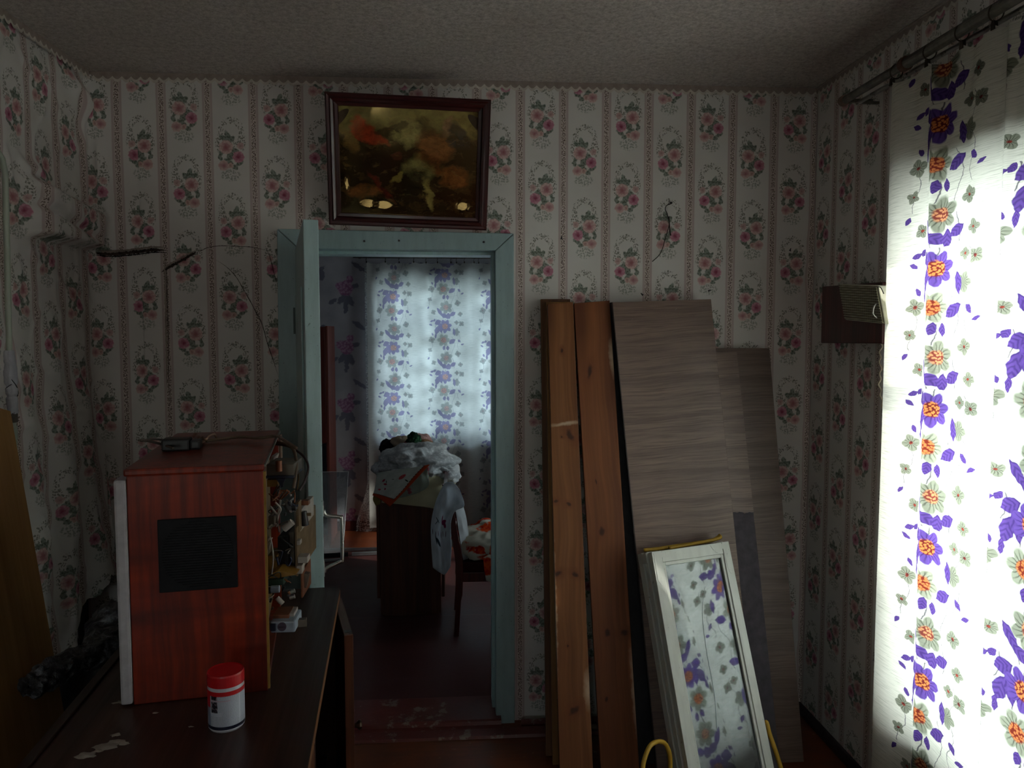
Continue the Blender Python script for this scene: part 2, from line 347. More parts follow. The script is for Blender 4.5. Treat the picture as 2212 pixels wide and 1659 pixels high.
def cloth(name, light_wash=0.0):
    g = G(name); uv = g.tc('UV'); x = g.sep(uv); TX, TY = .40, .395
    a = g.m('DIVIDE', x[0], TX); ci = g.m('FLOOR', a); fx = g.m('MULTIPLY', g.m('SUBTRACT', g.m('SUBTRACT', a, ci), .5), TX)
    b = g.m('ADD', g.m('DIVIDE', x[1], TY), g.m('MULTIPLY', g.m('FLOORED_MODULO', ci, 2.0), .577)); fy = g.m('MULTIPLY_ADD', g.m('SUBTRACT', b, g.m('FLOOR', b)), TY, -.337)
    p = g.vm('ADD', g.comb(fx, fy), g.vm('SCALE', g.vm('SUBTRACT', g.noise(uv, 60.0, 1.0, col=True), (.5, .5, .5)), sc=.009))
    slub = g.noise(g.map(uv, sc=(18, 420, 1)), 1.0, 3.0, .6)
    base = g.mix(g.mr(slub, .34, .6), 'cfcec2', 'e6e4da')
    px = g.sep(p)
    # stems
    def stem(x0, amp, k, ph, y0, y1, w_):
        f = g.m('MULTIPLY_ADD', g.m('SINE', g.m('MULTIPLY_ADD', px[1], k, ph)), amp, x0)
        d = g.m('ABSOLUTE', g.m('SUBTRACT', px[0], f))
        return g.m('MULTIPLY', g.soft(d, w_, .0006), g.m('COMPARE', px[1], (y0+y1)/2, abs(y1-y0)/2))
    dk = '2c2440'
    for q in [(-.012, .014, 28, 0, -.337, .06, .0016), (-.085, .020, 26, .6, -.01, .06, .0016), (.062, .012, 40, 1.0, -.23, -.08, .0010), (.105, .010, 55, .3, -.18, .05, .0009),
              (-.110, .012, 45, 2.0, -.23, -.13, .0009), (.05, .02, 20, 1.5, -.33, -.25, .0012)]:
        base = g.mix(g.m('MULTIPLY', stem(*q), .8), base, dk)
    pale, pline, pe = '888b7c', '4a4c43', 'bdbeb0'
    for c, r, k, ro in [((-.105, -.105), .026, 2, .3), ((-.118, -.185), .018, 2, 1.0), ((.098, -.215), .024, 2, .2), ((.128, .02), .022, 2, .8), ((.118, -.30), .02, 2, .1), ((-.09, -.285), .02, 2, .5), ((.09, .03), .018, 2, 0)]:
        base = polar_flower(g, p, c, r, ro, k, pale, pline, base, ('8a3a30', '5a2a2a'), .2)
    pu, pd = '5d458e', '3a2a64'
    def leaf(b_, c, rx, ry, rot, col=None):
        q = g.map(p, (c[0], c[1], 0), (0, 0, rot), (rx, ry, 1), 'TEXTURE'); s_ = g.sep(q)
        d = g.m('ADD', g.m('ABSOLUTE', s_[1]), g.m('MULTIPLY', s_[0], s_[0]))
        vein = g.m('MULTIPLY', g.m('COSINE', g.m('MULTIPLY_ADD', s_[0], 14.0, g.m('MULTIPLY', g.m('ABSOLUTE', s_[1]), 8.0))), .5)
        return g.mix(g.soft(d, 1.0, .07), b_, col or g.mix(g.mr(vein, -.2, .9), pu, pd))
    base = polar_flower(g, p, (.008, -.248), .054, .4, 3, pale, pline, base, ('c98a62', '7a3b34'), .36, edge=pe)
    base = polar_flower(g, p, (-.012, -.108), .052, 1.0, 3, '969988', pline, base, ('d07a4a', '7a3026'), .42, edge=pe)
    base = polar_flower(g, p, (.086, -.045), .030, 0, 2.5, pale, pline, base)
    for c, rx, ry, r in [((-.055, .030), .028, .021, .5), ((-.062, -.030), .036, .019, 1.3), ((-.036, -.012), .042, .017, 1.8), ((.055, -.118), .030, .017, .6), ((-.008, -.168), .019, .011, 1.4), ((.020, -.170), .019, .011, 1.7),
                         ((-.040, -.285), .040, .013, 2.2), ((-.006, -.312), .030, .017, 2.7), ((.026, -.318), .028, .018, 1.5), ((.060, -.300), .026, .016, .6), ((.070, -.045), .032, .010, 1.7),
                         ((-.103, .040), .016, .008, .4), ((-.082, .048), .013, .008, 1.1), ((-.112, .012), .014, .007, 2.6), ((-.098, -.062), .013, .007, 2.0), ((-.074, -.075), .022, .008, 1.5), ((.110, -.115), .016, .009, 2.3), ((.135, -.14), .014, .006, .4),
                         ((-.13, -.25), .012, .006, 1.0)]:
        base = leaf(base, c, rx, ry, r)
    base = polar_flower(g, p, (0, 0), .053, .2, 3.5, '634a98', pd, base, ('d9824a', '6e2a28'), .42)
    base = g.mix(g.mr(slub, .42, .30, 0.0, .35), base, '4a4a44')
    if light_wash: base = g.mix(light_wash, base, 'd8d6dc')  # pale wash stands for light bleeding through the weave
    d = g.new('ShaderNodeBsdfDiffuse'); g.put(d.inputs[0], base)
    t = g.new('ShaderNodeBsdfTranslucent'); g.put(t.inputs[0], base)
    mx = g.new('ShaderNodeMixShader'); mx.inputs[0].default_value = .62
    g.nt.links.new(d.outputs[0], mx.inputs[1]); g.nt.links.new(t.outputs[0], mx.inputs[2])
    g.nt.links.new(mx.outputs[0], g.out.inputs[0]); return g.mat
CLOTH = cloth('purple_anemone_curtain_cloth'); CLOTH2 = cloth('light_washed_anemone_curtain_cloth', .36)  # far cloth is the same print, with backlight painted in as paler colour
def ceiling_mat():
    g = G('mottled_ceiling_paper'); p = g.tc()
    n = g.noise(p, 55.0, 5.0, .75); n2 = g.noise(g.map(p, sc=(1, 1.8, 1)), 160.0, 2.0, .6)
    c = g.mix(g.mr(g.m('ADD', n, g.m('MULTIPLY', n2, .6)), .55, 1.05), '8f8580', 'd6cdc7')
    c = g.mix(g.mr(g.noise(p, 1.3, 4.0), .45, .75, 0, .35), c, '8d7f78')
    return g.pbr(c, .9, normal=g.bump(n, .5, .006), spec=.15)
CEIL = ceiling_mat()
def wood(name, c0, c1, c2, axis=2, scale=1.0, rough=.5, coat=0.0, fine=.5, spec=.4):
    if name in MATS: return MATS[name]
    g = G(name); st = [14*scale]*3; st[axis] = .9*scale
    p = g.map(g.tc(), sc=tuple(st)); n = g.noise(p, 1.0, 5.0, .6, .6)
    st2 = [90*scale]*3; st2[axis] = 2.0*scale
    f = g.noise(g.map(g.tc(), sc=tuple(st2)), 1.0, 3.0, .6)
    c = g.ramp(n, [(.3, c0), (.5, c1), (.7, c2)])
    c = g.mix(g.mr(f, .35, .65, fine, 0.0), c, c0)
    MATS[name] = g.pbr(c, g.mr(f, .3, .7, rough*1.15, rough*.85), normal=g.bump(f, .08, .003), coat=coat, spec=spec); return MATS[name]
def pine(name, c0, c1, c2, knots, rings=1.0, pale=None):
    g = G(name); p = g.tc(); x = g.sep(p)
    warp = g.noise(g.map(p, sc=(4, 4, 1.6)), 1.0, 2.0)
    yy = g.m('ADD', x[0], g.m('MULTIPLY', warp, .09))
    grain = g.noise(g.comb(g.m('MULTIPLY', yy, 95*rings), g.m('MULTIPLY', x[1], 20.0), g.m('MULTIPLY', x[2], 1.6)), 1.0, 3.0, .55)
    broad = g.noise(g.comb(g.m('MULTIPLY', yy, 14.0), 0.0, g.m('MULTIPLY', x[2], .8)), 1.0, 2.0)
    c = g.ramp(broad, [(.3, c0), (.5, c1), (.72, c2)])
    c = g.mix(g.mr(grain, .35, .62, .45, 0.0), c, c0)
    pp = g.comb(x[0], x[2])
    pw = g.vm('ADD', pp, g.vm('SCALE', g.vm('SUBTRACT', g.noise(p, 30.0, 2.0, col=True), (.5, .5, .5)), sc=.02))
    for kx, kz, rx, rz, rot in knots:
        q = g.vm('LENGTH', g.map(pw, (kx, kz, 0), (0, 0, rot), (rx, rz, 1), 'TEXTURE'))
        c = g.mix(g.m('MULTIPLY', g.mr(q, .6, 3.2, .75, 0.0, True), 1.0), c, '6e3a1c')
        c = g.mix(g.m('MULTIPLY', g.soft(q, .8, .3), .85), c, '351a0e')
    if pale:
        for kx, kz, rx, rz, rot in pale:
            q = g.ell(pw, (kx, kz), rx, rz, rot, .6); c = g.mix(g.m('MULTIPLY', q, .6), c, 'd6bfa5')
    return g.pbr(c, .55, normal=g.bump(grain, .12, .004), spec=.35)
def laminate(name, c0, c1, c2):
    g = G(name); p = g.tc(); x = g.sep(p)
    w_ = g.noise(g.comb(g.m('MULTIPLY', x[0], 2.2), 0.0, g.m('MULTIPLY', x[2], 5.0)), 1.0, 3.0)
    zz = g.m('ADD', x[2], g.m('MULTIPLY', w_, .05))
    f = g.noise(g.comb(g.m('MULTIPLY', x[0], 5.0), 0.0, g.m('MULTIPLY', zz, 230.0)), 1.0, 3.0, .65)
    b_ = g.noise(g.comb(g.m('MULTIPLY', x[0], 1.2), 0.0, g.m('MULTIPLY', zz, 26.0)), 1.0, 5.0, .65)
    c = g.ramp(b_, [(.3, c0), (.5, c1), (.7, c2)])
    c = g.mix(g.mr(f, .34, .54, .9, 0.0), c, c0)
    return g.pbr(c, g.mr(f, .3, .6, .48, .34), normal=g.bump(f, .25, .003), spec=.45)
def paint(name, col, chip, amount=.62, rough=.35, scale=40.0):
    g = G(name); p = g.tc(); n = g.noise(p, scale, 5.0, .65); b_ = g.noise(g.map(p, sc=(6, 6, 1.2)), 9.0, 3.0); s_ = g.noise(p, 170.0, 2.0)
    c0 = C(col); c = g.mix(g.mr(b_, .3, .7), tuple(v*.86 for v in c0[:3])+(1,), c0)
    c = g.mix(g.m('MULTIPLY', g.mr(n, amount, amount+.05), .8), c, chip)
    c = g.mix(g.mr(s_, .70, .76, 0, .7), c, chip)
    return g.pbr(c, rough, normal=g.bump(b_, .15, .004), spec=.5)
def glass(name, tint=(.9, .95, .95, 1), dirt=.12, rough=.02, refl=1.0):
    g = G(name); p = g.tc()
    tr = g.new('ShaderNodeBsdfTransparent'); g.put(tr.inputs[0], tint)
    gl = g.new('ShaderNodeBsdfGlossy'); g.put(gl.inputs[0], (1, 1, 1, 1)); gl.inputs['Roughness'].default_value = rough
    fr = g.new('ShaderNodeFresnel'); fr.inputs[0].default_value = 1.5
    m1 = g.new('ShaderNodeMixShader'); g.put(m1.inputs[0], g.m('MULTIPLY', fr.outputs[0], refl)); g.nt.links.new(tr.outputs[0], m1.inputs[1]); g.nt.links.new(gl.outputs[0], m1.inputs[2])
    di = g.new('ShaderNodeBsdfDiffuse'); g.put(di.inputs[0], C('9a9c98'))
    m2 = g.new('ShaderNodeMixShader'); g.put(m2.inputs[0], g.mr(g.noise(p, 9.0, 5.0, .7), .35, .8, dirt*.4, dirt*1.6))
    g.nt.links.new(m1.outputs[0], m2.inputs[1]); g.nt.links.new(di.outputs[0], m2.inputs[2]); g.nt.links.new(m2.outputs[0], g.out.inputs[0]); return g.mat
GLASS = glass('window_glass', dirt=.04)
TEAL = paint('pale_teal_gloss_paint', '93aaad', '46504e', .70, .38)
TEAL2 = paint('teal_edge_paint', 'a3bdc0', '505a57', .69, .38)
SILL = paint('red_brown_floor_paint', '5a2420', '7a7066', .585, .35, 14.0)
REDB = plain('dark_red_brown_paint', '3e1613', .4)
DARKW = plain('dark_board_paint', '2b2024', .5)
PLASTER = plain('dark_old_plaster', '2c2623', .95, var=.35, scale=14, bump=.6)
OFFWHITE = paint('old_white_gloss_paint', 'c9cdc6', '5b5b52', .68, .35, 25.0)
def floor_mat():
    g = G('worn_orange_brown_floor_paint'); p = g.tc(); n = g.noise(p, 3.0, 5.0, .65); f = g.noise(g.map(p, sc=(1.2, 14, 1)), 5.0, 4.0)
    c = g.ramp(n, [(.3, '4a2414'), (.5, '6b3318'), (.7, '7d401f')]); c = g.mix(g.mr(f, .4, .7, .3, 0), c, '3b1c12')
    c = g.mix(g.mr(g.noise(p, 24.0, 4.0), .68, .74, 0, .6), c, '8a7a68')
    return g.pbr(c, g.mr(n, .3, .7, .3, .5), spec=.5)
FLOOR = floor_mat()
def lino_mat():
    g = G('dark_brown_linoleum'); p = g.tc(); n = g.noise(p, 2.0, 4.0); f = g.noise(p, 60.0, 3.0)
    c = g.mix(g.mr(n, .3, .7), '3d2020', '4f2a28'); c = g.mix(g.mr(f, .5, .8, 0, .3), c, '5a3734')
    return g.pbr(c, g.mr(n, .3, .7, .42, .55), normal=g.bump(n, .25, .03), spec=.3)
LINO = lino_mat()
CHROME = plain('dull_chrome', 'b8b8b4', .3, 1.0, .1)
STEEL = plain('grey_pipe_steel', '7c7a72', .42, .85, .2)
BLACK = plain('black_plastic', '141416', .45)
RUBBER = plain('yellow_rubber_hose', 'b08c2c', .5, var=.1)
# ------------------------------------------------------------------ the room shell
XL = at_y(204, 700, 3.0).x; XR = at_y(1750, 700, 3.0).x; YB = 3.0; YR = -2.4; TOP = 2.75
ZL0 = at_y(202, 156, 3.0).z; ZR0 = at_y(1752, 192, 3.0).z
def wall_cells(mb, us, ws, hole, P, th, uvf):
    """flat wall with rectangular holes: P(u,w,d) gives the point, d = 0 room face, th = far face"""
    for i in range(len(us)-1):
        for j in range(len(ws)-1):
            if hole(i, j): continue
            u0, u1, w0, w1 = us[i], us[i+1], ws[j], ws[j+1]
            uv = [uvf(u0, w0), uvf(u1, w0), uvf(u1, w1), uvf(u0, w1)]
            mb.quad(P(u0, w0, 0), P(u1, w0, 0), P(u1, w1, 0), P(u0, w1, 0), uv)
            mb.quad(P(u1, w0, th), P(u0, w0, th), P(u0, w1, th), P(u1, w1, th), uv)
            for (di, dj, a, b) in ((-1, 0, (u0, w0), (u0, w1)), (1, 0, (u1, w1), (u1, w0)), (0, -1, (u1, w0), (u0, w0)), (0, 1, (u0, w1), (u1, w1))):
                ii, jj = i+di, j+dj
                if 0 <= ii < len(us)-1 and 0 <= jj < len(ws)-1 and not hole(ii, jj): continue
                mb.quad(P(*a, 0), P(*a, th), P(*b, th), P(*b, 0), [uvf(*a), uvf(*a), uvf(*b), uvf(*b)])
DX0 = at_y(640, 900, 3.0).x; DX1 = at_y(1078, 900, 3.0).x; DZ1 = at_y(850, 532, 3.0).z
m = MB(); wall_cells(m, [XL-.3, DX0, DX1, XR+.3], [0, DZ1, TOP], lambda i, j: i == 1 and j == 0, lambda u, w_, d: V((u, YB+d, w_)), .12, lambda u, w_: (u, w_))
struct(m.build('wall_back', WP), 'back wall papered with rose bouquets between pink stripes')
wall_back = bpy.data.objects['wall_back']
m = MB(); wall_cells(m, [YR, WIN1[0], WIN1[1], YB+.12], [0, WIN1[2], WIN1[3], TOP], lambda i, j: i == 1 and j == 1, lambda u, w_, d: V((XR+d, u, w_)), .28, lambda u, w_: (XR+YB-u, w_))
struct(m.build('wall_right', WP), 'window wall papered with rose bouquets behind the curtain')
m = MB(); wall_cells(m, [YR-.2, WIN3[0], WIN3[1], YB+.12], [0, WIN3[2], WIN3[3], TOP], lambda i, j: i == 1 and j == 1, lambda u, w_, d: V((XL-.06-d, u, w_)), .2, lambda u, w_: (u, w_))
struct(m.build('wall_left', PLASTER), 'dark bare plaster showing under the torn wallpaper')
wall_left = bpy.data.objects['wall_left']
m = MB(); wall_cells(m, [XL-.3, WIN5[0], WIN5[1], XR+.3], [0, WIN5[2], WIN5[3], TOP], lambda i, j: i == 1 and j == 1, lambda u, w_, d: V((u, YR-d, w_)), .2, lambda u, w_: (u, w_))
struct(m.build('wall_rear', WP))
# left wallpaper: one loose, blistered sheet that runs round the corner, with a ragged hem
RC = .05
def left_path(s):           # s < 0 along the left wall towards the viewer, s > 0 along the back wall
    q = RC*math.pi/2
    if s < -q/2: return V((XL, YB-RC+(s+q/2), 0)), V((1, 0, 0))
    if s > q/2: return V((XL+RC+(s-q/2), YB-.004, 0)), V((0, -1, 0))
    a = (s+q/2)/q*math.pi/2
    return V((XL+RC-RC*math.cos(a), YB-.004-RC+RC*math.sin(a), 0)), V((math.cos(a), -math.sin(a), 0))
def ga(x, c, w_): return math.exp(-((x-c)/w_)**2)
def sstep(a, b, x): t = min(1, max(0, (x-a)/(b-a))); return t*t*(3-2*t)
def left_bump(s, z):
    d = .007*nz(s*5, z*3, 1)+.0035*nz(s*16, z*14, 4)+.006*max(0, 1-6*abs(nz(s*7-z*2, z*5+s*3, 12)))*sstep(.05, -.1, s)
    inl = sstep(.10, -.04, s)
    # beam like ledge under the paper, falling towards the corner
    top = 2.06-.10*(s+.5)/.5*.6; bot = 1.885+.01*nz(s*9, 0, 3)
    far_end = sstep(-.50, -.36, s)
    d += .066*sstep(top+.035, top-.01, z)*sstep(bot-.012, bot+.012, z)*inl*far_end
    d -= .022*ga(z, top-.08-.07*(s+.25), .014)*inl*far_end*sstep(-.02, -.12, s)
    d += .018*ga(z, top+.05+.02*nz(s*20, 5), .02)*ga(s, -.4, .1)
    # blisters in the upper corner
    d += .042*ga(s, -.02, .05)*ga(z, 2.40, .05)-.03*ga(s, -.06, .02)*ga(z, 2.36, .09)+.022*ga(s, -.10, .03)*ga(z, 2.46, .05)+.02*ga(s, .03, .03)*ga(z, 2.2, .12)
    d += .016*ga(s, -.05, .02)*sstep(1.7, 2.3, z)
    # hanging folds lower down
    low = sstep(1.85, .8, z)
    d += low*inl*(.018*math.sin(s*34+nz(s*3, z*1.5)*2.2)+.026+.028*nz(s*6, z*2, 9)+.008*(1-2*abs(nz(s*11+z*3, z*7, 2))))
    d += .035*sstep(1.3, .7, z)*ga(s, -.05, .13)
    return d
def hem(s): return .66+.05*nz(s*14, 2.2)+.02*nz(s*55, 7)+(.04 if s > .05 else 0)-.16*sstep(-.12, -.35, s)
ZT = lambda s: ZL0-.012
S0, S1 = -3.4, .17
def left_pt(u, v):
    s = S0+(S1-S0)*(u**.42); zb = hem(s); z = zb+(ZT(s)-zb)*v
    p, n = left_path(s); edge = sstep(S1, S1-.13, s)*sstep(ZL0, ZL0-.10, z)
    return p+n*max(.0005, .0008+left_bump(s, z)*edge+(.006*edge))+V((0, 0, z))
def left_uv(u, v):
    s = S0+(S1-S0)*(u**.42); zb = hem(s); return (XL+s, zb+(ZT(s)-zb)*v)
m = MB(); m.grid(left_pt, 300, 300, left_uv)
wpl = m.build('loose_wallpaper', WP, wall_left, smooth=True); tag(wpl, 'loose blistered wallpaper with a torn hem over the left wall')
# ceiling, floors
m = MB(); zc = lambda x: ZL0+(ZR0-ZL0)*(x-XL)/(XR-XL)
a, b = XL-.3, XR+.3
m.hexa([V((a, YR-.2, zc(a))), V((b, YR-.2, zc(b))), V((b, YR-.2, zc(b)+.3)), V((a, YR-.2, zc(a)+.3))], [V((a, YB+.01, zc(a))), V((b, YB+.01, zc(b))), V((b, YB+.01, zc(b)+.3)), V((a, YB+.01, zc(a)+.3))])
struct(m.build('ceiling', CEIL), 'mottled paper ceiling with dark fly specks')
m = MB(); m.box((XL-.3, YR-.2, -.15), (XR+.3, YB+.06, 0)); struct(m.build('floor', FLOOR), 'worn orange-brown painted floor')
# far room
FXL, FXR, FZ = -1.9, 1.9, 2.5
m = MB(); wall_cells(m, [FXL-.2, WIN2[0], WIN2[1], FXR+.2], [-.1, WIN2[2], WIN2[3], TOP], lambda i, j: i == 1 and j == 1, lambda u, w_, d: V((u, FARY+d, w_)), .28, lambda u, w_: (u, w_))
struct(m.build('wall_far', FP), 'far room wall with pale pink rose wallpaper')
m = MB(); wall_cells(m, [YB+.12, FARY+.1], [-.1, TOP], lambda i, j: False, lambda u, w_, d: V((FXL-d, u, w_)), .2, lambda u, w_: (u, w_)); struct(m.build('wall_far_left', FP))
m = MB(); wall_cells(m, [YB+.12, WIN4[0], WIN4[1], FARY+.1], [-.1, WIN4[2], WIN4[3], TOP], lambda i, j: i == 1 and j == 1, lambda u, w_, d: V((FXR+d, u, w_)), .2, lambda u, w_: (u, w_)); struct(m.build('wall_far_right', FP))
m = MB(); wall_cells(m, [FXL-.3, DX0, DX1, FXR+.3], [-.1, DZ1, TOP], lambda i, j: i == 1 and j == 0, lambda u, w_, d: V((u, YB+.121+d, w_)), .02, lambda u, w_: (u, w_)); struct(m.build('wall_near_side', FP))
m = MB(); m.box((FXL-.2, YB+.02, FZ), (FXR+.2, FARY+.1, FZ+.2)); struct(m.build('ceiling_far', CEIL))
m = MB(); m.box((FXL-.2, YB+.06, -.15), (FXR+.2, FARY+.1, -.002)); struct(m.build('floor_far', FLOOR), 'orange-brown boards of the far room floor')
YLIN = at_z(780, 1192, .0).y
for k, (y0, y1) in enumerate(((YB+.13, 4.17), (4.172, YLIN))):
    m = MB()
    m.grid(lambda u, v: V((-1.3+2.9*u, y0+(y1-y0)*v+(.0 if k else .012*(u-.5)), .003+.0045*max(0, nz(u*7, v*5, k*3.0))*(1 if .04 < v < .96 else .3))), 60, 60)
    o = struct(m.build('trim_%d' % (6+k), LINO, smooth=True)); o['label'] = ('front sheet of dark brown linoleum beyond the doorway', 'rear sheet of dark brown linoleum under the table')[k]
m = MB(); m.box((FXL, FARY-.02, 0), (FXR, FARY, .075)); struct(m.build('baseboard_far', REDB))
# outside ground
def grass():
    g = G('garden_grass'); n = g.noise(g.tc(), 3.0, 5.0); return g.pbr(g.mix(n, '3f5a2a', '6d8a48'), .9)
m = MB(); m.box((-14, -14, -.75), (14, 20, -.6)); struct(m.build('ground', grass()))
# windows behind the curtains
def window(name, P, u0, u1, w0, w1, mull):
    e = empty(name, P((u0+u1)/2, w0, .12)); struct(e)
    def bar(nm, a, b, c, d): m = MB(); m.hexa([P(a, c, .10), P(b, c, .10), P(b, d, .10), P(a, d, .10)], [P(a, c, .16), P(b, c, .16), P(b, d, .16), P(a, d, .16)]); return m.build(nm, OFFWHITE, e, bevel=.003)
    f = .05
    bar('frame_post', u0, u0+f, w0, w1); bar('frame_post', u1-f, u1, w0, w1); bar('frame_rail', u0, u1, w0, w0+f); bar('frame_rail', u0, u1, w1-f, w1)
    xs = [u0+f]+[u0+(u1-u0)*q for q in mull]+[u1-f]
    for q in xs[1:-1]: bar('mullion', q-.03, q+.03, w0+f, w1-f)
    zt = w0+(w1-w0)*.70; bar('transom', u0+f, u1-f, zt-.022, zt+.022)
    for i in range(len(xs)-1):
        for (c, d) in ((w0+f, zt-.022), (zt+.022, w1-f)):
            m = MB(); m.hexa([P(xs[i]+.02, c, .128), P(xs[i+1]-.02, c, .128), P(xs[i+1]-.02, d, .128), P(xs[i]+.02, d, .128)], [P(xs[i]+.02, c, .131), P(xs[i+1]-.02, c, .131), P(xs[i+1]-.02, d, .131), P(xs[i]+.02, d, .131)])
            m.build('pane', GLASS, e)
    m = MB(); m.hexa([P(u0-.04, w0-.03, -.03), P(u1+.04, w0-.03, -.03), P(u1+.04, w0, -.03), P(u0-.04, w0, -.03)], [P(u0, w0-.03, .1), P(u1, w0-.03, .1), P(u1, w0, .1), P(u0, w0, .1)]); m.build('sill', OFFWHITE, e, bevel=.004)
    return e
window('window_1', lambda u, w_, d: V((XR+d, u, w_)), *WIN1, (.5,))
window('window_2', lambda u, w_, d: V((u, FARY+d, w_)), *WIN2, (.36, .7))
window('window_3', lambda u, w_, d: V((XL-.06-d, u, w_)), *WIN3, (.5,))
window('window_5', lambda u, w_, d: V((u, YR-d, w_)), *WIN5, (.5,))
window('window_4', lambda u, w_, d: V((FXR+d, u, w_)), *WIN4, (.5,))
# scalloped paper border along the ceiling
TRIMB = plain('brown_border_paper', '9a8b83', .8); TRIMC = plain('cream_scallop_border', 'cdc3ba', .8)
def border(idx, A, B, nrm, zA, zB):
    A, B = V(A), V(B); L = (B-A).length; n = int(L/.0042); nrm = V(nrm); OFF = .010 if idx in (1, 3) else .003
    def zt(t): return zA+(zB-zA)*t
    def sc(t): q = t*L/.0335; return .020+.0125*abs(math.sin(math.pi*q))+.003*nz(t*L*3, idx)
    m = MB(); m.grid(lambda u, v: A+(B-A)*u+nrm*(OFF+.001*nz(u*L*4, v))+V((0, 0, zt(u)+.004-v*(sc(u)+.004))), n, 2)
    o = struct(m.build('trim_%d' % idx, TRIMB)); 
    m = MB(); m.grid(lambda u, v: A+(B-A)*u+nrm*(OFF+.0014)+V((0, 0, zt(u)-sc(u)-.004+.0105*(1-v))), n, 1)
    c = m.build('scallop_edge', TRIMC, o); m = MB(); m.tube([A+nrm*.004+V((0, 0, zA-.003)), B+nrm*.004+V((0, 0, zB-.003))], .004, 6); m.build('bead', TRIMB, o)
    return o
border(1, (XL, YB, 0), (XR, YB, 0), (0, -1, 0), zc(XL), zc(XR))
border(2, (XR, YB, 0), (XR, -1.0, 0), (-1, 0, 0), zc(XR), zc(XR))
border(3, (XL+.012, -.5, 0), (XL+.012, YB-.02, 0), (1, 0, 0), zc(XL), zc(XL))
# baseboards
m = MB(); za = at_x(1738, 1537, XR-.02).z
m.prism([V((XR+.01, YB, 0)), V((XR-.022, YB, 0)), V((XR-.022, YB, za-.02)), V((XR-.012, YB, za)), V((XR+.01, YB, za))], (0, YR-YB, 0))
struct(m.build('baseboard_right', DARKW)); 
zb = at_y(1165, 1578, YB-.02).z
m = MB(); m.prism([V((DX1+.085, YB+.01, 0)), V((DX1+.085, YB-.05, 0)), V((DX1+.085, YB-.045, .028)), V((DX1+.085, YB-.022, zb-.01)), V((DX1+.085, YB-.016, zb)), V((DX1+.085, YB+.01, zb))], (XR-DX1-.11, 0, 0))
struct(m.build('baseboard_back', SILL), 'red-brown painted baseboard behind the leaning boards')
# door casing: mitred boards, lining, stops
YF = YB-.022
def pxw(x, y, Y=YF): return at_y(x, y, Y)
def flat(p, Y): return V((p.x, Y, p.z))
ca = empty('door_casing', (DX0, YB, 0)); struct(ca, 'pale teal painted casing round the doorway')
oTL, oTR, oBL, oBR = pxw(598, 494), pxw(1110, 504), pxw(610, 1570), pxw(1112, 1577)
iTL, iTR, iBL, iBR = pxw(646, 544), pxw(1070, 541), pxw(651, 1570), pxw(1072, 1577)
iTL = V((iTL.x, YF, iTR.z)); 
for nm, poly in (('casing_board', [oTL, oTR, iTR, iTL]), ('casing_board', [oTR, oBR, iBR, iTR]), ('casing_board', [oTL, iTL, iBL, oBL])):
    c = sum(poly, V((0, 0, 0)))/4; poly = [c+(p-c)*.9985 for p in poly]
    m = MB(); m.prism([flat(p, YF) for p in poly], (0, .03, 0)); m.build(nm, TEAL, ca, bevel=.003)
ix0, ix1, iz = iTL.x, iTR.x, iTR.z
bot = .03
m = MB(); m.box((ix0-.02, YB-.012, bot), (ix0, YB+.145, iz)); m.build('jamb', TEAL, ca, bevel=.002)
m = MB(); m.box((ix1, YB-.012, bot), (ix1+.02, YB+.145, iz)); m.build('jamb', TEAL, ca, bevel=.002)
m = MB(); m.box((ix0-.02, YB-.012, iz), (ix1+.02, YB+.145, iz+.02)); m.build('head_lining', TEAL, ca, bevel=.002)
m = MB(); m.box((ix1-.012, YB+.045, bot), (ix1+.001, YB+.145, iz-.011)); m.build('door_stop', TEAL2, ca, bevel=.002)
m = MB(); m.box((ix0, YB+.045, bot), (ix0+.012, YB+.145, iz-.011)); m.build('door_stop', TEAL2, ca, bevel=.002)
m = MB(); m.box((ix0, YB+.045, iz-.012), (ix1, YB+.145, iz+.001)); m.build('door_stop', TEAL2, ca, bevel=.002)
for x, y in ((787, 521), (862, 520), (1045, 523)):
    p = pxw(x, y); m = MB(); m.tube([p+V((0, -.006, 0)), p+V((0, .002, 0))], .004, 6); m.build('nail', BLACK, ca)
# threshold
m = MB(); sz = .034; yb_ = YB-.06
m.prism([V((-.75, YB+.16, 0)), V((-.75, yb_-.02, 0)), V((-.75, yb_-.018, .012)), V((-.75, yb_, .016)), V((-.75, yb_+.004, sz-.004)), V((-.75, yb_+.012, sz)), V((-.75, YB+.15, sz))], (ix1+.02+.75, 0, 0))
struct(m.build('trim_4', SILL), 'red-brown painted door threshold with flaking paint')
m = MB(); m.prism([V((-.75, yb_-.075, 0)), V((-.75, yb_-.07, .010)), V((-.75, yb_-.022, .014)), V((-.75, yb_-.021, 0))], (1.35, 0, 0)); struct(m.build('trim_5', SILL))
# the open door leaf, seen almost edge on
hp = V((ix0+.004, YB-.012, 0)); near_top = at_y(671, 474, 2.20); ztop = near_top.z
dl = V((near_top.x, 2.20, 0))-hp; LEAF = dl.length; dx_ = dl.normalized(); dn = V((-dx_.y, dx_.x, 0))       # dn points to the doorway side
Md = Matrix(((dx_.x, dn.x, 0, hp.x), (dx_.y, dn.y, 0, hp.y), (0, 0, 1, 0), (0, 0, 0, 1)))
door = empty('door_1', M=Md); struct(door, 'open pale teal wooden door seen edge on')
TH = .021
m = MB(); m.box((0.006, -TH, .05), (LEAF, TH, ztop)); m.build('door_leaf', TEAL2, door, M=Md, local=True, bevel=.003)
for z0, z1 in ((.2, .85), (1.0, ztop-.18)):
    for s_ in (-1, 1):
        m = MB(); a, b = (TH, TH+.006) if s_ > 0 else (-TH-.006, -TH)
        m.box((.12, a, z0), (LEAF-.12, b, z1)); m.build('door_panel', TEAL2, door, M=Md, local=True, bevel=.004)
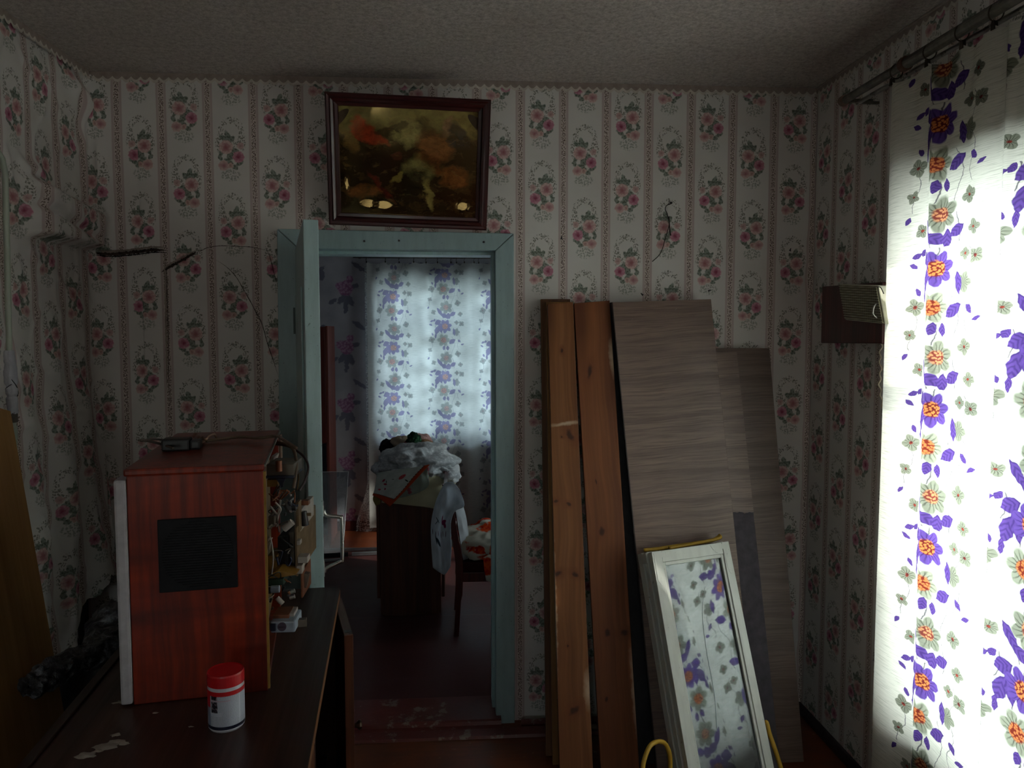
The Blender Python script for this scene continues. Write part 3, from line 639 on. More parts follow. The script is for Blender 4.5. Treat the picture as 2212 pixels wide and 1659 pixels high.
hz = at_y(695, 1165, 2.25).z
h = MB(); pts = [(LEAF-.05, TH+.004, hz+.085), (LEAF-.05, TH+.012, hz+.07), (LEAF-.05, TH+.05, hz+.062), (LEAF-.05, TH+.056, hz+.05), (LEAF-.05, TH+.056, hz-.06), (LEAF-.05, TH+.05, hz-.072), (LEAF-.05, TH+.012, hz-.088), (LEAF-.05, TH+.004, hz-.1)]
h.tube(spline(pts, 4), .006, 8); ho = h.build('door_handle', CHROME, door, M=Md, local=True, smooth=True); tag(ho, 'bare metal pull handle')
for z0 in (hz+.07, hz-.11):
    m = MB(); m.box((LEAF-.064, TH, z0), (LEAF-.036, TH+.004, z0+.045)); m.build('handle_plate', CHROME, ho, M=Md, local=True, bevel=.001)
for zz in (at_y(640, 693, YF).z, .35):
    m = MB(); m.tube([(0.0, -TH-.004, zz-.05), (0.0, -TH-.004, zz+.05)], .008, 8); m.box((-.045, -TH+.006, zz-.05), (-.006, -TH+.010, zz+.05)); 
    m.build('hinge', plain('painted_hinge', '4d5c5a', .5), door, M=Md, local=True)

m = MB()
for k in range(60): m.box((4.2, -3+.16*k, -.6), (4.225, -3+.16*k+.15, 2.46+.10*abs(nz(k*1.7, 3))))
m.box((4.225, -3, .2), (4.27, 6.6, .3)); m.box((4.225, -3, 1.7), (4.27, 6.6, 1.8))
struct(m.build('sun_blocker', wood('grey_blocker_wood', '4a443c', '6b645a', '7d766b', 2, 1.0, .8)))  # unseen boards added outside to keep the sun off the lower curtain
# ------------------------------------------------------------------ curtains
def curtain(name, A, B, z0, z1, nrm, uvf, hooks, sag, fold, ring_r, label, group, res=(220, 130), mat=None):
    """A -> B along the rail; cloth hangs from hooks (list of 0..1 positions)"""
    A, B, nrm = V(A), V(B), V(nrm); L = (B-A).length
    e = empty(name, (A.x, A.y, z0)); tag(e, label, 'curtain', group)
    def top(u):
        for a, b in zip(hooks[:-1], hooks[1:]):
            if a <= u <= b: t = (u-a)/(b-a); return z1-sag*4*t*(1-t)
        return z1-.01
    def P(u, v):
        zt = top(u); z = zt+(z0-zt)*v
        return A+(B-A)*u+nrm*fold(u*L, v)+V((0, 0, z+.006*nz(u*L*3, 3)*v))
    m = MB(); m.grid(P, res[0], res[1], lambda u, v: uvf(u*L, P(u, v).z))
    m.build('cloth', mat or CLOTH, e, smooth=True)
    rm = plain('bronze_curtain_ring', '4a4238', .4, .8)
    for u in hooks:
        c = A+(B-A)*u; t = (B-A).normalized(); rc = c+V((0, 0, z1+ring_r*.9+.012))
        m = MB(); m.tube([rc+(nrm*math.cos(a)+V((0, 0, 1))*math.sin(a))*ring_r+t*.004*math.sin(a) for a in [2*math.pi*k/20 for k in range(20)]], ring_r*.075+.0004, 6, closed=True)
        r_ = m.build('ring', rm, e, smooth=True)
        q = c+nrm*fold(u*L, 0)
        s_ = ring_r/.024
        m = MB(); Mx = Matrix.Translation(V((q.x, q.y, z1)))
        for k in (-1, 1):
            o = nrm*(.004*k*s_)
            m.hexa([V((q.x, q.y, z1+.012*s_))+o-t*.006*s_, V((q.x, q.y, z1+.012*s_))+o+t*.006*s_, V((q.x, q.y, z1-.014*s_))+o*.8+t*.009*s_, V((q.x, q.y, z1-.014*s_))+o*.8-t*.009*s_],
                   [V((q.x, q.y, z1+.012*s_))+o*1.5-t*.006*s_, V((q.x, q.y, z1+.012*s_))+o*1.5+t*.006*s_, V((q.x, q.y, z1-.014*s_))+o*1.4+t*.009*s_, V((q.x, q.y, z1-.014*s_))+o*1.4-t*.009*s_])
        m.tube([V((q.x, q.y, z1+.008*s_)), V((rc.x, rc.y, rc.z-ring_r))], .0018*s_, 5)
        m.build('clip', rm, e)
    return e
XC1 = XR-.10; YC0 = at_x(1919, 700, XC1).y; YC1 = .32
zt1 = at_x(2077, 96, XC1).z
YCR = at_x(1997, 700, XC1).y; UCR = YC0-YCR
YAN = at_x(2027, 268, XC1).y; ZAN = at_x(2027, 268, XC1).z
def fold1(s, v):
    q = s-UCR
    d = .007*math.sin(s*19+.6)*(1-.3*v)+.010*math.sin(s*8.0+2.0+v*.8)+.004*nz(s*5, v*2)
    d += .010*max(0, 1-abs(q-.012)/.02)            # a sharp pleat
    d += .012*max(0, 1-abs(s-UP2-.006)/.02)
    return -d-.010*(1-v)**3*abs(math.sin(s*28))
YP2 = at_x(2160, 700, XC1).y; UP2 = YC0-YP2; SAN = YC0-YAN; S2 = YC0-at_x(2254, 700, XC1).y
J2 = .40-.72*(S2-SAN)
def uv1(s, z):              # the pleats swallow part of the print
    q = s-UCR; u = .20+.72*(s-SAN)
    u -= .05*(1-sstep(-.012, 0, q)); k = 0
    while s > UP2+.387*k-.012: u += J2*sstep(-.012, 0, s-UP2-.387*k); k += 1
    return (u, z-ZAN+.337)
hooks1 = [max(0.0, (YC0-at_x(x, 100, XC1).y)/(YC0-YC1)) for x in (1962, 2009, 2077, 2149, 2226)]
while hooks1[-1] < .97: hooks1.append(hooks1[-1]+.082)
hooks1 = [0.0 if i == 0 else h for i, h in enumerate(hooks1[:-1])]+[1.0]
curtain('curtain', (XC1, YC0, 0), (XC1, YC1, 0), .03, zt1, (1, 0, 0), uv1, hooks1, .022, fold1, .020, 'long white curtain with purple anemones on the thick pipe rod beside the wall radio', None, (300, 170))
YF2 = FARY-.10; fa = at_y(793, 700, YF2); fb = at_y(1215, 700, YF2); zf1 = at_y(900, 566, YF2).z; zf0 = .035
def fold2(s, v): return .022*math.sin(s*30+.5*math.sin(s*7))*(1-.35*v)+.012*math.sin(s*13+1)+.006*nz(s*9, v*2)
fan = at_y(849, 641, YF2)
hk2 = [(at_y(x, 560, YF2).x-fa.x)/(fb.x-fa.x) for x in (796, 833, 862, 894, 920, 945, 974, 986, 1003, 1024, 1034)]
hk2 = [0.0]+hk2[1:]+[.62+.08*k for k in range(1, 5)]+[1.0]
A_, B_ = V((fa.x, YF2, 0)), V((fb.x, YF2, 0))
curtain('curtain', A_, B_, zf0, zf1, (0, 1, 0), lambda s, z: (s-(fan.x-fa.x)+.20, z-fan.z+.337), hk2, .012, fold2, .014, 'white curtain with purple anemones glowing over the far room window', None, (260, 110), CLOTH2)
# net curtain hanging between the far curtain and the window
def netmat():
    g = G('white_net_lace'); uv = g.tc('UV'); v_ = g.vor(uv, 70.0); n = g.noise(uv, 9.0, 3.0)
    a = g.mr(g.m('ADD', g.mr(v_, .25, .5), g.mr(n, .45, .6, 0, .7)), .3, 1.2, .25, .8)
    return g.pbr('d9dcdc', .8, alpha=a, spec=.1)
NET = netmat()
YN = FARY-.045
na, nb = at_y(768, 1100, YN).x, at_y(1300, 900, YN).x; zn = zf1-.02; n0 = at_y(790, 1148, YN).z
m = MB(); m.grid(lambda u, v: V((na+.095*(1-sstep(.80, 1.0, v)*(1-u))+(nb-na-.095)*u, YN+.012*math.sin(u*95+v)+.006*math.sin(u*37), zn+(n0-.012*abs(math.sin(u*28))-zn)*v)), 240, 60, lambda u, v: (u*1.9, v*2.2))
o = m.build('net_curtain', NET, smooth=True); tag(o, 'white net curtain with a scalloped hem showing beneath the far curtain', 'curtain')
# far rail
m = MB(); m.tube([V((A_.x-.1, YF2, zf1+.037)), V((FXR-.3, YF2, zf1+.037))], .010, 8)
o = m.build('curtain_rail', STEEL, smooth=True); tag(o, 'slim metal rail over the far room window', 'rail')
for x in (A_.x-.06, FXR-.35):
    m = MB(); m.box((x-.008, YF2-.004, zf1+.03), (x+.008, FARY, zf1+.046)); m.build('bracket', STEEL, o)
# thick telescopic rod over the right window
ra = at_x(1827, 216, XC1); rj = at_x(1957, 137, XC1); zr = rj.z
rod = empty('curtain_rod', (XC1, rj.y, zr)); tag(rod, 'thick grey pipe curtain rod carrying the long curtain', 'curtain rod')
m = MB(); m.tube([V((XC1, ra.y, zr)), V((XC1, rj.y, zr))], .0135, 16); m.build('inner_pipe', STEEL, rod, smooth=False)
m = MB(); m.tube([V((XC1, rj.y+.01, zr)), V((XC1, .2, zr))], .0165, 16); m.build('outer_pipe', STEEL, rod)
m = MB(); m.tube([V((XC1, rj.y+.014, zr)), V((XC1, rj.y-.006, zr))], .021, 18); m.build('collar', plain('brown_plastic_cap', '55362a', .5), rod)
m = MB(); m.tube([V((XC1, ra.y+.022, zr)), V((XC1, ra.y+.002, zr))], .0175, 16); m.build('end_cap', plain('tan_end_cap', '7a6352', .6), rod)
m = MB(); m.box((XC1-.004, ra.y+.006, zr-.006), (XR+.01, ra.y+.018, zr+.006)); m.build('bracket', STEEL, rod, bevel=.001)
m = MB(); m.box((XC1-.004, .26, zr-.006), (XR+.01, .275, zr+.006)); m.build('bracket', STEEL, rod, bevel=.001)
xl2 = XC1+.030; zl2 = zr-.018
rod2 = MB(); rod2.tube([V((xl2, ra.y-.02, zl2)), V((xl2, .22, zl2))], .0075, 12)
o = rod2.build('curtain_rod', CHROME, smooth=True); tag(o, 'slim bright rod running just below the thick pipe rod', 'curtain rod')
for y in (ra.y-.03, .24):
    m = MB(); m.box((xl2-.003, y-.005, zl2-.004), (XR+.01, y+.005, zl2+.004)); m.build('bracket', STEEL, o)
# ------------------------------------------------------------------ wall radio on its wooden box
XB1 = XR-.06; XG = XR-.125
q = [at_x(1776, 619, XB1), at_x(1905, 609, XB1), at_x(1905, 742, XB1), at_x(1773, 741, XB1)]
y0, y1 = q[0].y, q[1].y; zt_, zb_ = q[0].z, q[3].z
REDWOOD = wood('dark_red_veneer', '2e0a0a', '4e1412', '641e16', 2, 1.2, .35, .3)
box = empty('wooden_box', (XR, (y0+y1)/2, zb_)); tag(box, 'dark red wooden box fixed on the wall behind the cream radio', 'box')
m = MB(); m.hexa([q[3], q[2], q[1], q[0]], [V((XR, p.y, p.z)) for p in (q[3], q[2], q[1], q[0])]); m.build('box_body', REDWOOD, box, bevel=.003)
m = MB(); m.box((XR-.055, y1-.003, zb_+.002), (XR-.005, y1+.001, zb_+.05)); m.build('edge_strip', wood('orange_edge_veneer', '5a2412', '7c3618', '8e4520', 2, 1.5), box)
# dark board behind the box, its top rising to one side
g_ = [at_x(1813, 614, XG), at_x(1897, 617, XG), at_x(1912, 700, XG), at_x(1826, 691, XG)]
CREAM = plain('yellowed_cream_plastic', 'c3c1ac', .4)
def grille_mat():
    g = G('woven_speaker_cloth'); x = g.sep(g.tc()); a = g.m('SINE', g.m('MULTIPLY', x[2], 1300.0)); b = g.m('SINE', g.m('MULTIPLY', x[1], 500.0))
    st = g.noise(g.tc(), 14.0, 3.0); c = g.mix(g.mr(g.m('ADD', a, g.m('MULTIPLY', b, .4)), -.6, .8), '59523f', 'a09a80'); c = g.mix(g.mr(st, .45, .75, 0, .7), c, '4a4132')
    return g.pbr(c, .8)
rad = empty('wall_radio', (XG, (g_[0].y+g_[1].y)/2, g_[2].z)); tag(rad, 'small cream wall radio with a woven grille, tilted on the wooden box', 'radio')
back = [V((XB1-.004, p.y, p.z)) for p in g_]
m = MB(); m.hexa([g_[3], g_[2], g_[1], g_[0]], [back[3], back[2], back[1], back[0]]); m.build('radio_case', CREAM, rad, bevel=.003)
cg = sum(g_, V((0, 0, 0)))/4; gg = [cg+(p-cg)*.95+V((-.0045, 0, 0)) for p in g_]
m = MB(); m.hexa([gg[3], gg[2], gg[1], gg[0]], [p+V((.004, 0, 0)) for p in (gg[3], gg[2], gg[1], gg[0])]); m.build('speaker_grille', grille_mat(), rad)
m = MB()
for z_ in range(14):
    t = (z_+.5)/14; a_ = gg[0].lerp(gg[3], t); b_ = gg[1].lerp(gg[2], t); m.tube([a_+V((-.001, 0, 0)), b_+V((-.001, 0, 0))], .0011, 4)
o = m.build('grille_bar', CREAM, rad); tag(o, kind='stuff')
p = at_x(1891, 672, XG-.012); m = MB(); m.tube(spline([p+V((.006, .006, .022)), p+V((-.006, .0, .01)), p+V((-.008, -.002, -.01)), p+V((.004, -.004, -.022))], 4), .0028, 6); m.build('knob', CHROME, rad, smooth=True)
p = at_x(1905, 621, XG-.004); m = MB(); m.tube(spline([p+V((0, .03, .004)), p+V((-.004, .0, .0)), p+V((0, -.012, -.02))], 4), .0015, 5); m.build('wire', BLACK, rad)
# twisted cord below the radio
XW = XR-.02
path = [(1914, 702), (1907, 725), (1905, 742), (1901, 770), (1903, 800), (1900, 830), (1904, 860), (1909, 890), (1909, 925), (1905, 955), (1908, 985), (1911, 1015), (1917, 1045), (1915, 1075)]
pts = spline([at_x(x, y, XW) for x, y in path], 10)
pts = [p+V((.003*math.cos(i*.8), .004*math.sin(i*.8), 0)) for i, p in enumerate(pts)]
m = MB(); m.tube(pts, .0026, 6)
path = [(1920, 857), (1915, 872), (1910, 900), (1906, 922), (1912, 945), (1916, 985), (1918, 1030), (1922, 1080)]
pts = spline([at_x(x, y, XW-.006) for x, y in path], 10); pts = [p+V((.003*math.cos(i*.8+2), .003*math.sin(i*.8+2), 0)) for i, p in enumerate(pts)]
m.tube(pts, .0024, 6)
o = m.build('cord', plain('cream_twisted_cord', 'dccfb6', .7), smooth=True); tag(o, 'cream twisted cord hanging down the wall from the radio', 'cord')
# ------------------------------------------------------------------ boards leaning on the back wall
def edge(top, q, Yt, Yb, Z=0.0): return at_y(top[0], top[1], Yt), edge_floor(top, q, Yb, Z)
def board(name, L, R, Yt, Yb, th, mat, label, cat='plank', bevel=.002, Z=0.004, group=None):
    """L, R: (top px, lower px) of the two long edges"""
    a, b = edge(*L, Yt, Yb, Z); c, d = edge(*R, Yt, Yb, Z)
    o_ = (b+d)/2; M = frame_from(o_, (c-a)+(d-b), (a+c)/2-o_); I = M.inverted()
    p = [I @ x for x in (b, d, c, a)]; p = [V((x.x, 0, x.z)) for x in p]
    m = MB(); m.hexa(p, [x+V((0, th, 0)) for x in p])
    mt = mat(M) if callable(mat) else mat
    e = m.build(name, mt, None, M=M, local=True, bevel=bevel)
    tag(e, label, cat, group); return e, M, p, th
def knots(M, lst):
    out = []; I = M.inverted(); n = M.to_3x3() @ V((0, 1, 0))
    for px, py, rx, rz, rot in lst:
        r = ray(px, py); t = (M.translation-CAMP).dot(n)/r.dot(n); q = I @ (CAMP+r*t); out.append((q.x, q.z, rx, rz, rot))
    return out
OLDB = wood('aged_brown_plank', '4a3020', '6c462c', '7e5636', 2, 1.0, .6)
board('leaning_plank', ((1168, 646), (1180, 1659)), ((1232, 646), (1240, 1659)), 2.975, 2.72, .016, OLDB, 'thin dark aged plank at the very back of the pine planks')
board('leaning_plank', ((1179, 652), (1194, 1659)), ((1234, 652), (1262, 1659)), 2.945, 2.66, .016, lambda M: pine('ochre_pine_plank', '6a4420', '92683a', 'a87c46', []), 'ochre edged plank sandwiched behind the knotty pine plank')
KN = [(1214, 757, .006, .010, 0), (1232, 940, .012, .026, .5), (1201, 1083, .010, .007, 0), (1228, 1090, .010, .008, 0), (1206, 1240, .016, .010, .5), (1243, 1240, .014, .009, -.6), (1227, 1397, .005, .006, 0), (1240, 1535, .022, .012, .7), (1215, 945, .004, .004, 0)]
board('leaning_plank', ((1183, 657), (1209, 1659)), ((1238, 652), (1281, 1659)), 2.905, 2.57, .026,
      lambda M: pine('knotty_pine_plank', '5c3218', '80502a', '946440', knots(M, KN), 1.0, knots(M, [(1222, 915, .05, .006, .12), (1270, 1490, .012, .05, 0), (1196, 1300, .008, .2, 0)])), 'knotty pine plank with a V shaped knot and a pale scuff across it')
KN = [(1274, 803, .010, .028, -.2), (1300, 1148, .011, .018, 0), (1313, 1366, .010, .018, 0), (1349, 1368, .018, .012, .2), (1311, 1510, .007, .011, 0), (1288, 1040, .003, .012, 0)]
board('leaning_plank', ((1240, 655), (1298, 1659)), ((1317, 649), (1381, 1659)), 2.925, 2.58, .022,
      lambda M: pine('orange_pine_plank', '562c14', '7a4623', '925a34', knots(M, KN), .8, knots(M, [(1325, 770, .012, .06, 0), (1370, 1490, .008, .12, 0)])), 'wide orange pine plank with dark oval knots beside the laminate panel')
board('hardboard_sheet', ((1318, 653), (1378, 1659)), ((1400, 653), (1470, 1659)), 2.955, 2.64, .012, plain('navy_black_hardboard', '17161c', .6, var=.2), 'black sheet seen only as a gap between pine and laminate', 'sheet')
LAM = laminate('grey_brown_ash_laminate', '5a4840', '7c675d', '8b7468')
LAM2 = laminate('grey_brown_ash_laminate_dull', '4c3d36', '69564c', '766257')
board('laminate_panel', ((1450, 752), (1520, 1645)), ((1662, 752), (1737, 1650)), 2.965, at_z(1735, 1646, .004).y, .016, LAM2, 'short grey-brown laminate panel standing nearest the room corner', 'panel', .001)
e, M, p, th = board('laminate_panel', ((1520, 760), (1585, 1659)), ((1591, 760), (1686, 1659)), 2.935, at_z(1735, 1646, .004).y-.05, .012, plain('grey_fibreboard_core', '4d4850', .8, var=.15), 'narrow panel peeled to grey core below its laminate strip', 'panel', .001)
# its laminate veneer ends in a ragged tear
zc_ = [q_ for q_ in knots(M, [(1605, 1107, 0, 0, 0)])][0][1]
m = MB(); wt = p[3].x; 
def ven(u, v):
    zt = p[2].z; zb2 = zc_+.008*nz(u*7, 3)+.004*nz(u*23, 1); z = zt+(zb2-zt)*v; t = (z-p[0].z)/(p[2].z-p[0].z)
    return V((p[0].x+(p[3].x-p[0].x)*t+((p[1].x-p[0].x)+((p[2].x-p[3].x)-(p[1].x-p[0].x))*t)*u, -.0015, z))
m.grid(ven, 30, 8); m.build('laminate_veneer', LAM, e, M=M, local=True, solid=.0016)
pe, PM, pp, th = board('laminate_panel', ((1322, 653), (1419, 1659)), ((1536, 646), (1640, 1659)), 2.90, 2.57, .018, LAM, 'wide tall grey-brown laminate panel behind the white window sash', 'panel', .0015)
m = MB(); m.hexa([V((p_.x-(.0012 if k in (0, 3) else -.0002), -.0006, p_.z)) for k, p_ in enumerate([pp[0], V((pp[0].x+.002, 0, 0)), V((pp[3].x+.002, 0, pp[3].z)), pp[3]])],
                 [V((p_.x-(.0012 if k in (0, 3) else -.0002), .0186, p_.z)) for k, p_ in enumerate([pp[0], V((pp[0].x+.002, 0, 0)), V((pp[3].x+.002, 0, pp[3].z)), pp[3]])])
m.build('edge_band', plain('dark_edge_band', '241a18', .5), pe, M=PM, local=True)
for k, (x, y) in enumerate(knots(PM, [(1352, 668, 0, 0, 0), (1345, 690, 0, 0, 0), (1460, 668, 0, 0, 0), (1366, 690, 0, 0, 0)])[i][:2] for i in range(4)):
    m = MB(); m.lathe([(0, -.0015), (.0025, -.0012), (.0028, .002)], 8, Matrix.Translation(V((x, 0, y))) @ Matrix.Rotation(math.pi/2, 4, 'X')); m.build('cam_cap', plain('pale_cap', '8d8078', .5), pe, M=PM, local=True)
# ------------------------------------------------------------------ old window sash leaning in front of the laminate panel
YT_, YB_ = 2.60, 2.26; ZF = .004
La, Lb = edge((1401, 1193), (1490, 1659), YT_-.030, YB_-.030, ZF); Ra, Rb = edge((1580, 1168), (1668, 1659), YT_+.022, YB_+.022, ZF)
o_ = (Lb+Rb)/2; MW = frame_from(o_, (Ra-La)+(Rb-Lb), (La+Ra)/2-o_); I = MW.inverted()
la, lb, ra_, rb = [I @ x for x in (La, Lb, Ra, Rb)]
wdt = (ra_.x-la.x+rb.x-lb.x)/2; hgt = (la.z+ra_.z)/2; x0, x1 = -wdt/2, wdt/2; skew = (ra_.x+la.x)/2; tilt = (ra_.z-la.z)
def S(x, y, z): t = z/hgt; return V((x+skew*t, y, z+tilt*(x/wdt)*t))
sash = empty('window_sash', M=MW); tag(sash, 'old white glazed window sash leaning before the laminate panels', 'window sash')
def sbar(name, xa, xb, za, zb, ya=0.0, yb=.03, mat=OFFWHITE, bev=.002, par=sash):
    m = MB(); m.hexa([S(xa, ya, za), S(xb, ya, za), S(xb, ya, zb), S(xa, ya, zb)], [S(xa, yb, za), S(xb, yb, za), S(xb, yb, zb), S(xa, yb, zb)]); return m.build(name, mat, par, M=MW, local=True, bevel=bev)
fw_ = .040; lw_ = .036
sbar('stile', x0, x0+lw_, 0, hgt); sbar('stile', x1-fw_*.72, x1, 0, hgt)
sbar('rail', x0+lw_, x1-fw_*.72, hgt-.040, hgt-.0006, .0006); sbar('rail', x0+lw_, x1-fw_*.72, 0, .055, .0006)
bx0, bx1 = x0+lw_, x1-fw_*.72
for a_, b_, c_, d_ in ((bx0, bx0+.010, .055, hgt-.04), (bx1-.010, bx1, .055, hgt-.04)): sbar('glazing_bead', a_, b_, c_, d_, .005, .016)
sbar('glazing_bead', bx0+.01, bx1-.01, hgt-.052, hgt-.04, .005, .016); sbar('glazing_bead', bx0+.01, bx1-.01, .055, .067, .005, .016)
def dusty():
    g = G('dusty_sash_glass'); p = g.tc()
    tr = g.new('ShaderNodeBsdfTransparent'); g.put(tr.inputs[0], (.62, .66, .68, 1))
    gl = g.new('ShaderNodeBsdfGlossy'); gl.inputs['Roughness'].default_value = .03; g.put(gl.inputs[0], (.9, .95, 1, 1))
    fr = g.new('ShaderNodeFresnel'); fr.inputs[0].default_value = 1.9
    m1 = g.new('ShaderNodeMixShader'); g.put(m1.inputs[0], g.m('MULTIPLY', fr.outputs[0], 1.3, clamp=True)); g.nt.links.new(tr.outputs[0], m1.inputs[1]); g.nt.links.new(gl.outputs[0], m1.inputs[2])
    di = g.new('ShaderNodeBsdfDiffuse'); g.put(di.inputs[0], C('8c8f8e'))
    n = g.noise(p, 7.0, 6.0, .7); sp = g.noise(p, 60.0, 3.0)
    m2 = g.new('ShaderNodeMixShader'); g.put(m2.inputs[0], g.m('ADD', g.mr(n, .35, .7, .12, .36), g.mr(sp, .66, .75, 0, .15)))
    g.nt.links.new(m1.outputs[0], m2.inputs[1]); g.nt.links.new(di.outputs[0], m2.inputs[2]); g.nt.links.new(m2.outputs[0], g.out.inputs[0]); return g.mat
gp = sbar('pane', bx0+.002, bx1-.002, .058, hgt-.043, .0165, .0195, dusty(), 0)
# a crack line on the pane
ck = spline([S(.035, .0158, hgt-.14), S(.005, .0158, hgt-.23), S(-.005, .0158, hgt-.36), S(-.005, .0158, hgt-.48), S(-.02, .0158, hgt-.60)], 6)
m = MB(); m.tube(ck, .0007, 4); m.build('crack', plain('crack_line', '5b605e', .5), gp, M=MW, local=True)
# second sash frame coupled behind the first
for a_, b_ in ((x0-.004, x0+.04), (x1-.03, x1-.002)):
    sbar('rear_stile', a_, b_, 0, hgt+.004, .036, .066); 
sbar('rear_stile', x0-.008, x0+.03, 0, hgt+.006, .072, .112, OFFWHITE)
sbar('rear_rail', x0-.008, x1-.004, hgt-.034, hgt+.002, .0365, .110)
sbar('rear_rail', x0+.04, x1-.03, .0, .05, .036, .066)
# metal corner plates with painted screws
for (cx_, sx_) in ((x0, 1), (x1, -1)):
    wv = .075
    poly = [(0.006, -.006), (wv, -.006), (wv-.01, -.024), (.028, -.024), (.022, -.10), (.014, -.112), (.006, -.10)]
    m = MB(); m.prism([S(cx_+sx_*a_, -.0012, hgt+b_) for a_, b_ in poly], (0, .0018, 0)); cp = m.build('corner_plate', OFFWHITE, sash, M=MW, local=True)
    for a_, b_ in ((.02, -.014), (.05, -.014), (.014, -.045), (.015, -.085)):
        m = MB(); m.lathe([(0, -.0022), (.003, -.0018), (.0034, .0)], 8, Matrix.Translation(S(cx_+sx_*a_, 0, hgt+b_)) @ Matrix.Rotation(math.pi/2, 4, 'X')); m.build('screw', OFFWHITE, cp, M=MW, local=True)
# yellow foam strip on the top edge, yellow hose around the bottom
m = MB()
ys = [S(x0+.005, .075, hgt+.0155), S(x0+.06, .07, hgt+.013), S(x0+.13, .062, hgt+.013), S(x0+.2, .055, hgt+.0135), S(x1-.04, .05, hgt+.014), S(x1-.02, .038, hgt+.02), S(x1-.008, .036, hgt+.028)]
m.tube(spline(ys, 5), .0065, 8); m.tube(spline([S(x0+.09, .050, hgt+.009), S(x0+.15, .045, hgt+.010), S(x1-.03, .026, hgt+.015), S(x1-.012, .03, hgt+.024)], 5), .006, 8)
o = m.build('rubber_strip', RUBBER, None, M=MW, local=True, smooth=True); tag(o, 'ochre yellow rubber strip lying along the sash top', 'strip')

Ya = 2.33
hz_ = [at_y(x, y, Y_) for x, y, Y_ in ((1388, 1668, 2.25), (1392, 1640, 2.26), (1404, 1612, 2.28), (1420, 1602, 2.31), (1436, 1606, 2.33), (1446, 1628, 2.335), (1448, 1660, 2.34), (1447, 1700, 2.35))]
hz2 = [V((hz_[-1].x+.04, 2.40, .02)), V((hz_[-1].x+.15, 2.46, .013))]
hz3 = [at_y(x, y, Y_) for x, y, Y_ in ((1700, 1720, 2.36), (1690, 1672, 2.36), (1678, 1630, 2.37), (1664, 1590, 2.385), (1655, 1560, 2.40), (1650, 1585, 2.45))]
m = MB(); m.tube(spline([V((hz_[0].x+.02, 2.2, .012)), V((hz_[0].x-.01, 2.23, .1))]+hz_+hz2+[V((hz3[0].x, 2.46, .013)), V((hz3[0].x+.05, 2.38, .05))]+hz3[0:], 6), .0075, 8)
o = m.build('hose', RUBBER, smooth=True); tag(o, 'ochre yellow rubber hose looping round the foot of the sash', 'hose')
# ------------------------------------------------------------------ low cabinet used as a stand
ZD = .862; KY = .886
DESKW = wood('dark_walnut_veneer', '1c0e0b', '341c15', '43261b', 1, .8, .42, .12, .4)
EDGEW = wood('tan_edge_band', '5a3720', '7d5232', '8e6240', 1, 1.0, .5)
FR_ = at_z(735, 1267, ZD); NR_ = at_z(664, 1659, ZD); LL_ = at_z(152, 1527, ZD)
dv = (NR_-FR_); dv.z = 0; dv.normalize(); du = V((dv.y, -dv.x, 0))             # dv to the viewer, du to the left
WDK = (LL_-FR_).dot(du); LDK = 1.36
MD = Matrix(((-du.x, -dv.x, 0, FR_.x), (-du.y, -dv.y, 0, FR_.y), (0, 0, 1, 0), (0, 0, 0, 1)))     # local: x right (0 at right edge), y away (0 at far edge), z up
desk = empty('low_cabinet', M=MD); tag(desk, 'dark walnut cabinet under the old television with one door hanging open', 'cabinet')
def dbox(name, lo, hi, mat, par=desk, bev=.001): m = MB(); m.box(lo, hi); return m.build(name, mat, par, M=MD, local=True, bevel=bev)
r_ = .022; arc = [(-r_+r_*math.sin(a), -r_+r_*math.cos(a)) for a in [k*math.pi/2/6 for k in range(7)]]
top = [(-WDK, 0)]+[(x, y) for x, y in arc]+[(0, -LDK), (-WDK, -LDK)]
m = MB(); m.prism([V((x, y, ZD-.020)) for x, y in top], (0, 0, .020)); m.build('cabinet_top', DESKW, desk, M=MD, local=True)
m = MB(); oe = [(x, y) for x, y in arc]+[(0, -LDK)]
m.prism([V((x*1.0+(.0012 if y < -r_ else .0008), y, ZD-.0195)) for x, y in oe]+[V((-.002, -LDK, ZD-.0195)), V((-.002, -r_, ZD-.0195))], (0, 0, .0188)); m.build('edge_band', EDGEW, desk, M=MD, local=True)
dbox('trim_strip', (-WDK, -LDK, ZD), (-WDK+.018, 0, ZD+.006), wood('walnut_trim', '1a0d0a', '2a1610', '3a2016', 1, 1.0, .4), bev=.002)
z0 = .05
dbox('far_side', (-WDK+.01, -.03, z0), (-.012, -.012, ZD-.02), DESKW); dbox('divider', (-WDK+.01, -.66, z0), (-.012, -.645, ZD-.02), DESKW)
dbox('near_side', (-WDK+.01, -LDK+.012, z0), (-.012, -LDK+.03, ZD-.02), DESKW); dbox('back_panel', (-WDK+.002, -LDK+.01, z0), (-WDK+.01, -.01, ZD-.02), DESKW)
dbox('bottom_panel', (-WDK+.01, -LDK+.02, z0), (-.012, -.02, z0+.018), DESKW); dbox('shelf', (-WDK+.01, -.645, .38), (-.04, -.03, .395), DESKW)
for (x, y) in ((-.06, -.06), (-WDK+.06, -.06), (-.06, -LDK+.06), (-WDK+.06, -LDK+.06)):
    m = MB(); m.tube([(x, y, 0), (x, y, z0)], [.014, .02], 10); m.build('leg', DESKW, desk, M=MD, local=True)
ORW = wood('orange_brown_worn_veneer', '3a1c0f', '5e3119', '7a4726', 2, 1.0, .45)
fd = dbox('cabinet_door', (-.030, -1.10, z0+.004), (-.012, -.668, ZD-.024), ORW, bev=.002)
m = MB()
for k in range(7):
    y = -.69-.012*k-.02*nz(k, 3); z = .64-.05*k+.02*nz(k, 8); a = .006+.004*abs(nz(k, 5))
    m.prism([V((-.0122, y+a*math.cos(t)*(.6+.3*nz(k, t)), z+.03*math.sin(t)*(.7+.3*nz(t, k)))) for t in [j*math.pi/5 for j in range(10)]], (.0006, 0, 0))
